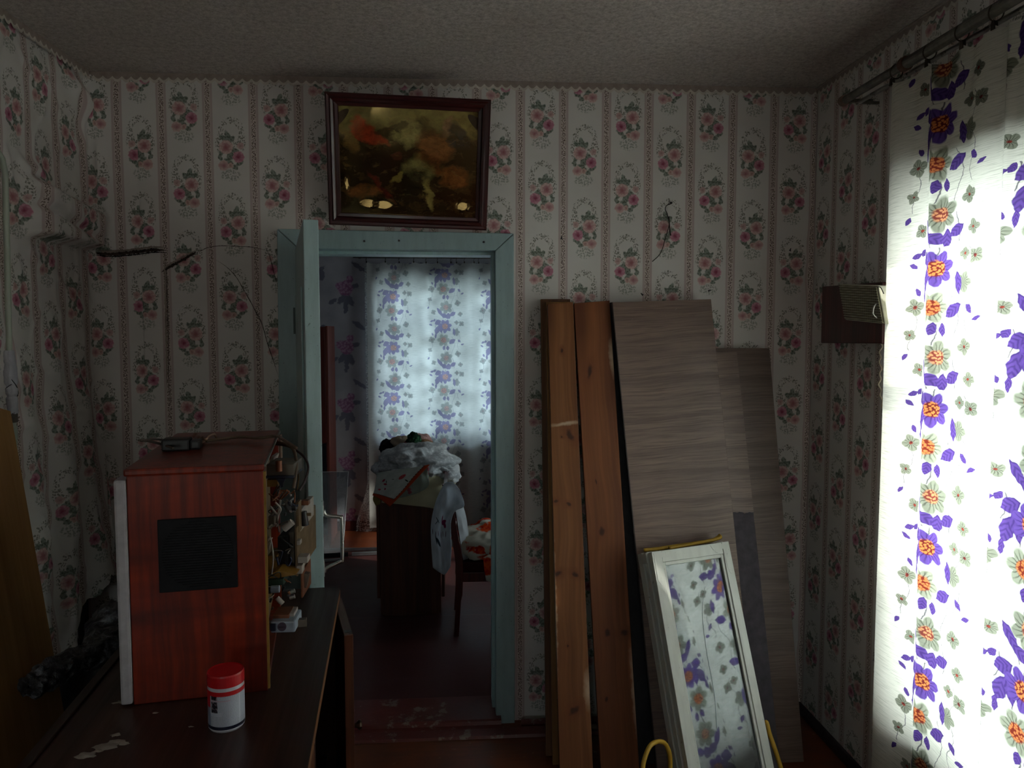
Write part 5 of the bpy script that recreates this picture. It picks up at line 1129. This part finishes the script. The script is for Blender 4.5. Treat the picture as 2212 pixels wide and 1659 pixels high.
# linen heap: every cloth a thing of its own
CREAMF = fabric('cream_linen', 'c9c4a2'); WHITEF = fabric('white_cotton', 'c3c6c6'); 
def fl(o, label, cat='cloth'): return tag(o, label, cat)
m = patch([[(834, 1008, 4.72), (880, 1003, 4.72), (930, 1003, 4.72), (985, 1014, 4.68)], [(828, 1030, 4.32), (880, 1027, 4.30), (932, 1022, 4.30), (986, 1040, 4.32)], [(826, 1046, 4.18), (880, 1044, 4.16), (935, 1042, 4.155), (976, 1054, 4.17)],
           [(826, 1068, 4.165), (875, 1070, 4.15), (930, 1073, 4.148), (962, 1078, 4.155)], [(824, 1086, 4.168), (862, 1089, 4.155), (915, 1095, 4.155), (952, 1101, 4.16)]], wr=.005, ws=9)
fl(m.build('linen_sheet', CREAMF, smooth=True, solid=.004), 'cream linen sheet hanging over the front edge of the folded table')
def lace():
    g = G('white_lace_fabric'); p = g.tc(); v = g.vor(p, 55.0, dim='3D'); n = g.noise(p, 18.0, 4.0)
    c = g.mix(g.mr(v, .2, .55), 'd6d8d8', 'b6babb'); c = g.mix(g.mr(n, .5, .75, 0, .35), c, '9da2a4'); return g.pbr(c, .9, normal=g.bump(n, .6, .02), spec=.1)
LACE = lace()
c = at_y(896, 1002, 4.44); m = lump(c, (.220, .26, .105), 3.0, .30, 2.0, tz+.014, 80, .035); 
fl(m.build('lace_curtain', LACE, smooth=True), 'crumpled white lace heaped in the middle of the linen pile')
c = at_y(962, 1026, 4.36); m = lump(c, (.078, .14, .055), 8.0, .30, 2.4, tz+.012, 48, .05); fl(m.build('lace_cloth', LACE, smooth=True), 'smaller bunch of white lace at the right of the heap')
c = at_y(838, 968, 4.62); m = lump(c, (.045, .09, .046), 5.0, .3, 2.0, None, 30); fl(m.build('dark_garment', fabric('black_wool', '15141b'), smooth=True), 'black garment stuffed in at the upper left of the linen heap', 'garment')
c = at_y(866, 960, 4.66); m = lump(c, (.088, .11, .045), 11.0, .25, 2.2, None, 40, .04); fl(m.build('folded_cloth', fabric('beige_cotton', 'a8957f'), smooth=True), 'beige folded cloth between the black garment and the green scarf')
c = at_y(905, 952, 4.74); m = lump(c, (.075, .12, .040), 14.0, .2, 2.0, None, 40, .03)
def pinkstripe():
    g = G('pink_striped_cotton'); x = g.sep(g.tc()); s_ = g.m('SINE', g.m('MULTIPLY', g.m('ADD', x[1], x[0]), 260.0)); return g.pbr(g.mix(g.mr(s_, -.2, .6), 'a87372', 'c9a59c'), .9)
fl(m.build('striped_cloth', pinkstripe(), smooth=True), 'pink striped cloth crowning the linen heap')
c = at_y(894, 955, 4.54); m = lump(c, (.040, .05, .052), 17.0, .35, 2.5, None, 32); fl(m.build('green_scarf', fabric('dark_green_print', '16301f', '3d6a48', 20), smooth=True), 'dark green printed scarf bunched on top of the heap', 'scarf')
c = at_y(880, 960, 4.54); m = lump(c, (.022, .03, .022), 19.0, .3, 2.5, None, 20); fl(m.build('red_scarf', fabric('wine_red_cotton', '6e1420'), smooth=True), 'small wine red cloth peeping out beside the green scarf', 'scarf')
c = at_y(914, 967, 4.47); m = lump(c, (.022, .03, .012), 23.0, .3, 2.5, None, 20); fl(m.build('pink_ribbon', fabric('rose_pink_cotton', 'a83a4c'), smooth=True), 'rose pink scrap below the green scarf', 'cloth')
m = patch([[(905, 956, 4.56), (918, 950, 4.60), (934, 956, 4.60)], [(918, 970, 4.50), (934, 966, 4.52), (946, 976, 4.55)], [(938, 984, 4.46), (948, 984, 4.48), (956, 992, 4.50)], [(944, 996, 4.44), (952, 1000, 4.44), (957, 1006, 4.46)]], wr=.012, ws=22, seed=4)
fl(m.build('tan_towel', fabric('tan_towelling', '8d6a4c', 'c0a98c', 14), smooth=True, solid=.012), 'tan and cream towel slipping down the right of the heap', 'towel')
m = patch([[(946, 966, 4.52), (956, 966, 4.54), (964, 974, 4.56)], [(954, 982, 4.46), (966, 980, 4.48), (978, 992, 4.52)], [(958, 998, 4.42), (976, 996, 4.44), (990, 1006, 4.48)], [(972, 1012, 4.38), (986, 1016, 4.40), (992, 1024, 4.42)]], wr=.008, ws=20, seed=8)
fl(m.build('folded_sheet', WHITEF, smooth=True, solid=.010), 'white folded sheet on the right shoulder of the heap')
def scarfmat():
    g = G('orange_bordered_scarf_print'); uv = g.tc('UV'); x = g.sep(uv); u, v = x[0], x[1]
    wob = g.m('MULTIPLY', g.m('ABSOLUTE', g.m('SINE', g.m('MULTIPLY', g.m('ADD', u, v), 55.0))), .02)
    c = g.mix(g.mr(g.noise(uv, 5.0), .3, .7), 'aab0a8', 'c0c4bc')
    for q in [((.30, .42), .055, .03, .6), ((.36, .60), .04, .022, 1.2), ((.22, .28), .03, .04, .3)]: c = g.mix(g.ell(uv, q[0], q[1], q[2], q[3]), c, '8e3040')
    for q in [((.62, .28), .06, .07, 0), ((.2, .62), .05, .035, .4)]: c = g.mix(g.ell(uv, q[0], q[1], q[2], q[3]), c, 'b0474a')
    for q in [((.30, .34), .05, .008, 1.2), ((.44, .30), .03, .008, .2), ((.78, .40), .06, .012, .6)]: c = g.mix(g.ell(uv, q[0], q[1], q[2], q[3]), c, '2b2f28')
    band = g.m('MAXIMUM', g.m('GREATER_THAN', g.m('ADD', u, wob), .885), g.m('GREATER_THAN', g.m('ADD', v, wob), .85))
    edge = g.m('MAXIMUM', g.m('GREATER_THAN', g.m('ADD', u, wob), .87), g.m('GREATER_THAN', g.m('ADD', v, wob), .835))
    return g.pbr(g.mix(band, g.mix(edge, c, '2a2420'), 'a8411c'), .85, spec=.15)
SCF = scarfmat()
hs = empty('headscarf', at_y(860, 1050, 4.10)); tag(hs, 'white floral headscarf with an orange border hanging off the linen heap', 'scarf')
m = patch([[(815, 1022, 4.19), (850, 1016, 4.13), (892, 1010, 4.11), (929, 1003, 4.11)], [(812, 1045, 4.15), (838, 1040, 4.11), (870, 1034, 4.10), (904, 1030, 4.10)], [(809, 1060, 4.14), (828, 1060, 4.10), (852, 1062, 4.09), (874, 1062, 4.09)], [(805, 1070, 4.14), (818, 1076, 4.11), (830, 1085, 4.09), (842, 1095, 4.09)]], wr=.005, ws=13, seed=2)
m.build('scarf_cloth', SCF, hs, smooth=True, solid=.003)
m = patch([[(900, 1022, 4.115), (914, 1014, 4.115), (926, 1008, 4.118)], [(880, 1046, 4.11), (904, 1036, 4.108), (926, 1028, 4.115)], [(864, 1068, 4.11), (894, 1058, 4.108), (925, 1050, 4.115)], [(852, 1076, 4.12), (872, 1074, 4.115), (905, 1064, 4.12)]], wr=.008, ws=24, seed=5)
m.build('turned_back_corner', fabric('green_rose_print', '97a294', 'a0525c', 10), hs, smooth=True, solid=.003)
m = patch([[(808, 1068, 4.155), (818, 1074, 4.15)], [(806, 1080, 4.155), (822, 1082, 4.15)], [(812, 1092, 4.155), (820, 1090, 4.15)]], wr=.006, ws=30, seed=9, nu=10, nv=10)
fl(m.build('yellow_cloth', fabric('mustard_cotton', '8a7f4a'), smooth=True, solid=.006), 'small mustard cloth corner under the headscarf tip')
# chair with an embroidered cloth over its back
CH = wood('dark_mahogany_chair', '360f0c', '551d18', '682a20', 2, 1.0, .35, .3)
yc0, yc1 = 3.88, 4.26
zp = [(962, 1046), (974, 1107), (982, 1155), (989, 1193), (992, 1225), (992, 1261), (989, 1321), (986, 1391)]
pw = [at_y(x, y, yc0) for x, y in zp]; pw[-1].z = .004
chair = empty('dining_chair', (pw[-1].x, (yc0+yc1)/2, 0)); tag(chair, 'dark mahogany chair seen from the side beside the folded table', 'chair')
for y in (yc0, yc1):
    cpts = spline([V((p.x, y, p.z)) for p in pw], 5); m = MB(); vs = []; n = len(cpts)
    for i, p in enumerate(cpts):
        w_ = (.019 if i > 12 else .017) if i < n-8 else .013; vs += [p+V((-w_, -.013, 0)), p+V((w_, -.013, 0)), p+V((w_, .013, 0)), p+V((-w_, .013, 0))]
    fs = [(i*4+k, i*4+(k+1) % 4, i*4+4+(k+1) % 4, i*4+4+k) for i in range(n-1) for k in range(4)]+[(3, 2, 1, 0), tuple(n*4-4+k for k in range(4))]
    m.add(vs, fs); m.build('back_leg', CH, chair, bevel=.003)
zs1, zs0 = at_y(1020, 1215, yc0).z, at_y(1020, 1256, yc0).z; xs0 = pw[4].x+.012
m = MB(); m.box((xs0, yc0-.01, zs0), (xs0+.40, yc1+.01, (zs0+zs1)/2)); m.build('seat_frame', CH, chair, bevel=.003)
m = MB(); m.box((xs0, yc0-.012, (zs0+zs1)/2), (xs0+.405, yc1+.012, zs1)); m.build('seat_cushion', fabric('dark_red_upholstery', '3a1012'), chair, bevel=.012)
for y in (yc0, yc1):
    m = MB(); m.hexa([V((xs0+.375, y-.011, .004)), V((xs0+.40, y-.011, .004)), V((xs0+.40, y-.014, zs0)), V((xs0+.365, y-.014, zs0))], [V((xs0+.375, y+.011, .004)), V((xs0+.40, y+.011, .004)), V((xs0+.40, y+.014, zs0)), V((xs0+.365, y+.014, zs0))]); m.build('front_leg', CH, chair, bevel=.003)
for k, (i, h) in enumerate(((0, .05), (2, .035))):
    p = pw[i]; m = MB(); m.box((p.x-.010, yc0+.013, p.z-h), (p.x+.010, yc1-.013, p.z-.002)); m.build('back_rail', CH, chair, bevel=.003)
def embro():
    g = G('white_embroidered_cotton'); uv = g.tc('UV'); c = g.mix(g.mr(g.noise(uv, 6.0), .3, .7), 'aab4be', 'c3cbd2')
    for q in [((.62, .535), .11, .035, 0), ((.70, .575), .08, .025, .4), ((.50, .50), .05, .02, 1)]: c = g.mix(g.ell(uv, q[0], q[1], q[2], q[3]), c, '6e1a44')
    for k in range(6): c = g.mix(g.ell(uv, (.12+.13*k, .655+.012*(k % 2)), .012+.0*k, .028, .35 if k % 2 else -.3), c, '54183a')
    for q in [((.30, .52), .10, .006, .3), ((.28, .545), .07, .006, -.4), ((.36, .74), .10, .025, .3), ((.26, .72), .05, .02, 1)]: c = g.mix(g.ell(uv, q[0], q[1], q[2], q[3]), c, '24343f')
    return g.pbr(c, .9, spec=.15)
ec = empty('embroidered_cloth', at_y(965, 1100, 3.85)); tag(ec, 'white cloth with plum embroidery draped over the chair back', 'cloth')
Yf = 3.845
m = patch([[(958, 1048, 3.87), (966, 1041, 3.868), (980, 1043, 3.865), (993, 1058, 3.86)], [(946, 1072, Yf), (962, 1070, Yf-.01), (982, 1074, Yf), (1003, 1092, Yf+.005)], [(937, 1100, Yf), (952, 1101, Yf-.015), (968, 1107, Yf), (984, 1104, Yf+.005)],
           [(931, 1135, Yf), (945, 1140, Yf-.015), (958, 1140, Yf+.01), (974, 1130, Yf)], [(932, 1180, Yf), (947, 1185, Yf-.01), (960, 1190, Yf+.01), (975, 1184, Yf)], [(935, 1226, Yf), (949, 1236, Yf-.01), (961, 1241, Yf+.012), (973, 1224, Yf)]], wr=.010, ws=17, seed=3)
m.build('front_fall', embro(), ec, smooth=True, solid=.003)
m = patch([[(964, 1044, 3.90), (978, 1047, 3.92), (990, 1062, 3.96)], [(978, 1075, 3.93), (990, 1080, 3.95), (1000, 1092, 3.99)], [(985, 1110, 3.93), (996, 1115, 3.95), (1008, 1124, 3.99)], [(991, 1150, 3.93), (1001, 1155, 3.95), (1012, 1158, 3.98)], [(997, 1190, 3.93), (1005, 1190, 3.95), (1014, 1185, 3.97)], [(1001, 1210, 3.93), (1007, 1210, 3.94), (1017, 1200, 3.96)]], wr=.010, ws=20, seed=6)
m.build('rear_fall', WHITEF, ec, smooth=True, solid=.003)
def flower_blanket():
    g = G('red_flowered_blanket_print'); p = g.tc(); pw_ = g.vm('ADD', p, g.vm('SCALE', g.vm('SUBTRACT', g.noise(p, 20.0, 3.0, col=True), (.5, .5, .5)), sc=.05))
    v = g.vor(pw_, 8.5, dim='3D'); c = g.mix(g.soft(v, .50, .03), 'c6c0ae', g.mix(g.mr(g.noise(p, 38.0, 3.0), .4, .62), 'b01208', 'd8531a')); c = g.mix(g.soft(v, .13, .05), c, 'd8a13c'); return g.pbr(c, .85, spec=.15)
FB = flower_blanket()
c = at_y(1062, 1178, 4.06); m = lump(c, (.185, .17, .115), 31.0, .28, 2.0, zs1+.006, 64, .04); bl_ = m.build('blanket', FB, smooth=True); tag(bl_, 'cream blanket with big red flowers bundled on the chair seat', 'blanket')
m = patch([[(1044, 1205, 3.875), (1060, 1198, 3.87), (1085, 1200, 3.87)], [(1046, 1228, 3.855), (1062, 1225, 3.85), (1085, 1228, 3.85)], [(1050, 1254, 3.85), (1066, 1258, 3.845), (1085, 1254, 3.85)]], wr=.006, ws=22, nu=14, nv=14); m.build('hanging_corner', FB, bl_, smooth=True, solid=.006)
# tall cabinet, plastic sheet and metal strips at the left
cy0 = 5.60; cx1 = at_y(706, 850, cy0).x; cy1 = min(FARY-.03, cx1/((at_y(721, 850, 1.0).x))); czt = at_y(695, 704, cy0).z
tc_ = empty('tall_cabinet', ((cx1-.35), cy0, 0)); tag(tc_, 'tall dark red cabinet standing against the pale rose wallpaper', 'cabinet')
TCF = wood('dark_red_cabinet_veneer', '34100c', '5a2018', '6e2c20', 2, 1.0, .35, .3); TCS = wood('pinkish_cabinet_side', '5e2e26', '7a4034', '8b4c3e', 2, 1.0, .4)
m = MB(); m.box((cx1-.70, cy0, .05), (cx1-.004, cy1, czt-.005)); m.build('cabinet_body', TCF, tc_, bevel=.002)
m = MB(); m.box((cx1-.004, cy0, .03), (cx1+.012, cy1, czt)); m.build('side_panel', TCS, tc_, bevel=.002)
m = MB(); m.box((cx1-.70, cy0-.016, .78), (cx1-.008, cy0-.002, czt-.01)); m.build('upper_door', TCF, tc_, bevel=.002)
m = MB(); m.box((cx1-.70, cy0-.016, .10), (cx1-.008, cy0-.002, .772)); m.build('lower_door', plain('black_cabinet_door', '151317', .3), tc_, bevel=.002)
m = MB(); m.box((cx1-.71, cy0, 0), (cx1+.0, cy1, .05)); m.build('plinth', DT, tc_)
g = G('scratched_clear_plastic'); p = g.tc(); n = g.noise(p, 8.0, 5.0, .7); hal = g.noise(g.map(p, sc=(1, 1, 1)), 240.0, 2.0)
tr = g.new('ShaderNodeBsdfTransparent'); g.put(tr.inputs[0], (.75, .78, .8, 1)); pb = g.new('ShaderNodeBsdfPrincipled'); g.put(pb.inputs['Base Color'], C('8a8c92')); pb.inputs['Roughness'].default_value = .25
mx = g.new('ShaderNodeMixShader'); g.put(mx.inputs[0], g.m('ADD', g.mr(n, .3, .7, .12, .32), g.mr(hal, .5, .7, 0, .25))); g.nt.links.new(tr.outputs[0], mx.inputs[1]); g.nt.links.new(pb.outputs[0], mx.inputs[2]); g.nt.links.new(mx.outputs[0], g.out.inputs[0]); PLS = g.mat
yb2 = 5.40; q0, q1 = at_z(741, 1200), at_y(747, 1019, 5.55); q1 = V((q0.x+.02, 5.56, at_y(747, 1019, 5.56).z)); q0 = V((at_y(740, 1195, yb2).x, yb2, .006))
m = MB(); Lx = -.62
m.hexa([q0+V((Lx, 0, 0)), q0, q1, q1+V((Lx, 0, 0))], [q0+V((Lx, .005, 0)), q0+V((0, .005, 0)), q1+V((0, .005, 0)), q1+V((Lx, .005, 0))]); ps = m.build('plastic_sheet', PLS); tag(ps, 'scratched translucent plastic sheet leaning on the tall cabinet', 'plastic sheet')
m = MB(); m.tube([q0+V((.001, .0025, 0)), q1+V((.001, .0025, 0)), q1+V((Lx, .0025, 0))], .0035, 6); m.build('sheet_edge', plain('milky_edge', 'a5a7ab', .4), ps)
ALU = plain('aluminium_profile', 'a9adb2', .35, .9); ALD = plain('black_metal_profile', '26262a', .35, .7)
for (xa, ya, xb, yb3, h, wd, mt, lb) in ((700, 1193, 845, 1190, .020, .03, ALU, 'longest bright metal strip on the floor at the plastic sheet'), (760, 1203, 845, 1199, .024, .035, ALU, 'short bright metal strip before the longest one'), (690, 1208, 752, 1204, .03, .03, ALD, 'black metal strip lying in front of the plastic sheet'), (690, 1217, 735, 1214, .018, .03, ALU, 'foremost narrow metal strip near the door handle')):
    a, b = at_z(xa, ya), at_z(xb, yb3); d = (b-a).normalized(); n_ = V((-d.y, d.x, 0)); a = a+V((0, 0, .0072)); b = b+V((0, 0, .0072)); z = V((0, 0, h))
    m = MB(); m.prism([a, a+n_*wd, a+n_*wd+V((0, 0, .004)), a+n_*(wd-.008)+V((0, 0, .006)), a+n_*(wd-.008)+z*.8, a+n_*.004+z, a+z*.8], b-a); o = m.build('metal_strip', mt); tag(o, lb, 'metal strip')
# ------------------------------------------------------------------ framed picture hung tilting forward over the door
YPb, YPt = 2.962, 2.83
Pc = [at_y(703, 200, YPt), at_y(1060, 213, YPt), at_y(1051, 497, YPb), at_y(712, 483, YPb)]
o_ = (Pc[2]+Pc[3])/2; MP = frame_from(o_, (Pc[1]-Pc[0])+(Pc[2]-Pc[3]), (Pc[0]+Pc[1])/2-o_); IP = MP.inverted()
lc = [IP @ p for p in Pc]; pw2 = (lc[1].x-lc[0].x+lc[2].x-lc[3].x)/4; ph = (lc[0].z+lc[1].z)/2
pic = empty('framed_picture', M=MP); tag(pic, 'dark glossy painting in a brown frame hung above the doorway', 'picture')
FRM = wood('dark_red_brown_frame', '24090a', '431414', '561e1b', 0, 1.4, .3, .5); FRM2 = wood('dark_red_brown_frame_upright', '24090a', '431414', '561e1b', 2, 1.4, .3, .5)
prof = [(0, .0), (0, -.018), (.006, -.024), (.014, -.022), (.020, -.026), (.028, -.022), (.033, -.012), (.043, -.010), (.045, -.006), (.045, 0)]
cs4 = [(-pw2, ph), (pw2, ph), (pw2, 0), (-pw2, 0)]; inn = [(1, -1), (-1, -1), (-1, 1), (1, 1)]
for k in range(4):
    j = (k+1) % 4; m = MB(); vs = []
    for (cx, cz), (ix, iz_) in ((cs4[k], inn[k]), (cs4[j], inn[j])): vs += [V((cx+ix*d, y, cz+iz_*d)) for d, y in prof]
    n = len(prof); m.add(vs, [(i, i+1, n+i+1, n+i) for i in range(n-1)]+[(n-1, 0, n, 2*n-1), tuple(range(n-1, -1, -1)), tuple(range(n, 2*n))])
    m.build('frame_rail' if k % 2 == 0 else 'frame_stile', FRM if k % 2 == 0 else FRM2, pic, M=MP, local=True)
def painting():
    g = G('old_dark_painted_print'); uv = g.tc('UV'); x = g.sep(uv)
    p = g.vm('ADD', uv, g.vm('SCALE', g.vm('SUBTRACT', g.noise(uv, 6.0, 6.0, .62, col=True), (.5, .5, .5)), sc=.20))
    n = g.noise(p, 6.0, 6.0, .65); c = g.ramp(n, [(.3, '0d0a08'), (.5, '261a10'), (.72, '5c4426')])
    sky = g.mr(g.m('ADD', x[1], g.m('MULTIPLY', g.noise(p, 4.0, 3.0), .4)), .92, 1.08); c = g.mix(sky, c, g.mix(g.mr(g.noise(p, 8.0, 4.0), .35, .65), '57502a', '8a7f4a'))
    tone = g.mr(g.noise(p, 13.0, 5.0, .6), .3, .7, 0, 1)
    for q, c0, c1, f in [(((.16, .78), .08, .10, .4), '6e1a10', 'b03a22', .95), (((.25, .73), .11, .045, -.5), '6a1c10', 'a83420', .9), (((.08, .68), .05, .12, .2), '4a3418', '8a6a38', .8), (((.50, .77), .10, .12, .6), '6a6238', 'b0a568', .85), (((.43, .83), .06, .04, .2), '1e1a12', '3c3420', .85), (((.33, .78), .07, .05, .5), '16110c', '382818', .85),
                      (((.70, .66), .11, .14, .5), '5a3218', 'a0683a', .9), (((.65, .50), .12, .06, -.6), '4a2812', '8a5228', .85), (((.56, .44), .11, .12, .2), '4a4420', '8f8850', .85), (((.53, .28), .10, .15, -.2), '0c0c08', '25241a', .85), (((.78, .86), .04, .08, -.4), '6a4a36', 'ad8468', .8), (((.86, .76), .08, .12, .3), '0e1014', '2c2e34', .9),
                      (((.84, .38), .11, .09, -.2), '4e2810', '94592c', .85), (((.65, .20), .03, .15, .15), '6a5a28', 'aa9a58', .85), (((.30, .46), .14, .14, .3), '120c0a', '2e2018', .85), (((.30, .28), .03, .17, .5), '300e0c', '6a241c', .85), (((.17, .22), .12, .07, .2), '46260e', '8a542c', .8), (((.40, .58), .05, .05, 0), '3a1a12', '6a3426', .7), (((.42, .36), .06, .03, .9), '7a6a2c', 'a8964a', .6)]:
        c = g.mix(g.m('MULTIPLY', g.ell(p, *q, .22), f), c, g.mix(tone, c0, c1))
    s_ = g.noise(g.map(p, sc=(3, 10, 1)), 3.0, 3.0); c = g.mix(g.mr(s_, .6, .72, 0, .4), c, '8a6a3c')
    m_ = g.pbr(c, .07, normal=g.bump(g.noise(uv, 260.0, 2.0), .05, .002), spec=1.0)
    [n for n in g.nt.nodes if n.type == 'BSDF_PRINCIPLED'][0].inputs['Specular Tint'].default_value = C('ffd488'); return m_
wi, hi0, hi1 = pw2-.043, .043, ph-.043
BL = ((.205, .105, .065, .050, .0, -.215), (.315, .095, .070, .050, .005, -.228), (.90, .11, .045, .050, .11, -.16), (.05, .28, .016, .07, -.09, -.155))      # blisters of the print
def bulge(u, v):
    ex = min(u, 1-u); ez = min(v, 1-v)
    d = .004*sstep(0, .25, ex)*sstep(0, .2, v)+.0012*nz(u*4, v*4)-.004*ga(u+(1-v), .12, .10)-.004*ga((1-u)+(1-v), .12, .10)
    for bu, bv, ru, rv, gx, gz in BL:
        q = math.hypot((u-bu)/ru, (v-bv)/rv)
        if q < 1.3: d += sstep(1.3, .8, q)*(gx*(u-bu)*2*wi+gz*(v-bv)*(hi1-hi0))
    return V((-wi+2*wi*u, -.003-d, hi0+(hi1-hi0)*v))
m = MB(); m.grid(bulge, 200, 160); m.build('painted_print', painting(), pic, M=MP, local=True, smooth=True)
m = MB(); m.box((-pw2+.01, .0, .01), (pw2-.01, .004, ph-.01)); m.build('backing_board', plain('brown_backing_card', '4a3826', .9), pic, M=MP, local=True)
# ------------------------------------------------------------------ tears and cracks in the back wallpaper
VOID = plain('dark_crack_gap', '40332c', .95, var=.4, scale=60); PAPERB = plain('torn_paper_back', '9b8f86', .9)
def ragged(name, path, width, mat, off=.0012, lift=0.0, n=10, seed=0, drop=0.0):
    pts = spline([at_y(x, y, YB-(.004 if x > 300 else .004+.012*min(1, (300-x)/40))) for x, y in path], n); m = MB(); vs = []; k = len(pts)
    for i, p in enumerate(pts):
        t = (pts[min(i+1, k-1)]-pts[max(i-1, 0)]).normalized(); s_ = V((-t.z, 0, t.x)); taper = min(1, 6*i/k, 6*(k-1-i)/k)+.05
        a = width*taper*(.35+1.3*abs(nz(i*.45, seed))+.5*abs(nz(i*1.3, seed))); b = width*taper*(.35+1.3*abs(nz(i*.41, seed+5))+.5*abs(nz(i*1.2, seed+3)))
        if lift: vs += [p+s_*a+V((0, -.0008, 0)), p+V((0, -lift*.7*taper, 0)), p-s_*b+V((0, -lift*taper, -drop))]
        else: vs += [p+s_*a+V((0, -off, 0)), p+V((0, -off-.0004, 0)), p-s_*b+V((0, -off, 0))]
    fs = [(i*3+j, i*3+j+1, i*3+j+4, i*3+j+3) for i in range(k-1) for j in range(2)]
    m.add(vs, fs); return m.build(name, mat, wall_back)
TP = [(196, 544), (230, 549), (268, 547), (300, 544), (330, 540), (358, 541)]
ragged('paper_tear', TP, .010, VOID, .0016, seed=1, n=16); ragged('paper_tear', [(x+3, y+5) for x, y in TP], .0032, plain('black_crack_gap', '0e0a09', .95), .0022, seed=4, n=16); ragged('torn_lip', [(x, y-6) for x, y in TP], .006, PAPERB, lift=.010, seed=2)
ragged('paper_tear', [(349, 588), (362, 580), (378, 571), (398, 560), (416, 549), (424, 544)], .0065, VOID, .0016, seed=7); ragged('torn_lip', [(352, 583), (376, 566), (400, 553), (424, 541)], .005, PAPERB, lift=.006, seed=8)
for i, path in enumerate([[(424, 546), (436, 541), (452, 534), (480, 531), (510, 532), (545, 534), (575, 541)], [(466, 561), (490, 577), (510, 598), (530, 632), (550, 668), (566, 700), (578, 742), (592, 783), (602, 815)], [(574, 534), (584, 558), (592, 590), (598, 612)], [(357, 545), (360, 580), (361, 640), (363, 700), (364, 760), (365, 830), (367, 905)]]):
    ragged('paper_crack', path, .0016 if i < 3 else .0013, VOID, .0014, seed=20+i)
ragged('torn_lip', [(355, 548), (357, 590), (358, 640), (359, 700), (360, 770), (361, 850)], .003, PAPERB, lift=.003, seed=31)
PLW = plain('white_plaster_crumb', 'b5afa8', .9)
for i, (x, y) in enumerate(((358, 616), (356, 640), (355, 652), (352, 668), (358, 700), (354, 776), (355, 800), (353, 915), (358, 925), (362, 932), (296, 549))):
    m = MB(); p = at_y(x, y, YB-.0045); n = 7; m.add([p+V((0, -.002, 0))]+[p+V((.004*(.6+.6*abs(nz(i, j)))*math.cos(j*.9), 0, .007*(.6+.6*abs(nz(j, i)))*math.sin(j*.9))) for j in range(n)], [(0, 1+j, 1+(j+1) % n) for j in range(n)]); m.build('plaster_crumb', PLW, wall_back)
# nail with a dangling wire, flies
IRON = plain('dark_rusty_wire', '2a2220', .6, .3)
hw_ = empty('hanging_wire', at_y(1448, 440, YB)); tag(hw_, 'thin dark wire dangling from a nail on the wallpaper', 'wire')
p = at_y(1448, 440, YB); m = MB(); m.tube([p+V((0, .006, 0)), p+V((0, -.012, .001)), p+V((0, -.0121, .001)), p+V((0, -.014, .001))], [.002, .002, .0052, .0045], 8); m.build('nail', IRON, hw_)
m = MB(); wp_ = [(1448, 441, 2.988), (1440, 444, 2.985), (1437, 452, 2.984), (1441, 461, 2.985), (1443, 470, 2.985), (1446, 480, 2.986), (1443, 496, 2.984), (1437, 515, 2.983), (1431, 537, 2.984), (1423, 552, 2.985), (1409, 565, 2.984)]
m.tube(spline([at_y(*q) for q in wp_], 6), .0018, 6); m.tube(spline([at_y(*q) for q in ((1445, 468, 2.985), (1446, 485, 2.983), (1447, 498, 2.982), (1449, 509, 2.983))], 5), .0022, 6); m.build('wire_strand', IRON, hw_, smooth=True)
FLY = plain('dead_fly', '17151a', .5)
def fly(p, label, rot):
    Mx = Matrix.Translation(p) @ Matrix.Rotation(rot, 4, 'Y'); e = MB()
    for c_, r_ in (((0, 0, 0), (.003, .0024, .0045)), ((0, -.0004, .0055), (.002, .002, .002))):
        e.grid(lambda u, v: Mx @ V((c_[0]+r_[0]*math.cos(6.283*u)*math.cos(3.1416*(v-.5)), c_[1]+r_[1]*math.sin(6.283*u)*math.cos(3.1416*(v-.5)), c_[2]+r_[2]*math.sin(3.1416*(v-.5)))), 10, 6)
    for s in (-1, 1): e.prism([Mx @ V((s*.001, -.002, .002)), Mx @ V((s*.0045, -.0016, -.005)), Mx @ V((s*.0012, -.002, -.006))], Mx.to_3x3() @ V((0, .0003, 0)))
    o = e.build('fly', FLY); tag(o, label, 'fly')
fly(at_y(1213, 514, YB-.002), 'dead fly on the wallpaper between the picture and the hanging wire', .2); fly(at_y(1387, 636, YB-.002), 'dead fly just above the wide laminate panel top', -.8)
fly(at_y(1532, 628, YB-.002), 'dead fly near the far top corner of the wide laminate panel', 1.4); fly(at_y(1707, 540, YB-.002), 'dead fly near the corner beside the window wall', .3)

# loose paper rounding the corner by the window wall
RQ = .016
def corner_pt(u, v):
    z = .06+(ZR0-.045-.06)*v; r = RQ*(1+.8*nz(z*3.0, 4.0)+.35*nz(z*11, 8)); a = u*math.pi/2
    return V((XR-r+r*math.sin(a)-.0012*(1-u), YB-r+r*math.cos(a)-.0012*u, z))
def corner_uv(u, v): return (XR-RQ+2*RQ*u, .06+(ZR0-.105)*v)
m = MB(); m.grid(lambda u, v: corner_pt(u, v)+V((-.002, -.002, 0)), 8, 160, corner_uv); m.build('corner_paper', WP, wall_back, smooth=True)
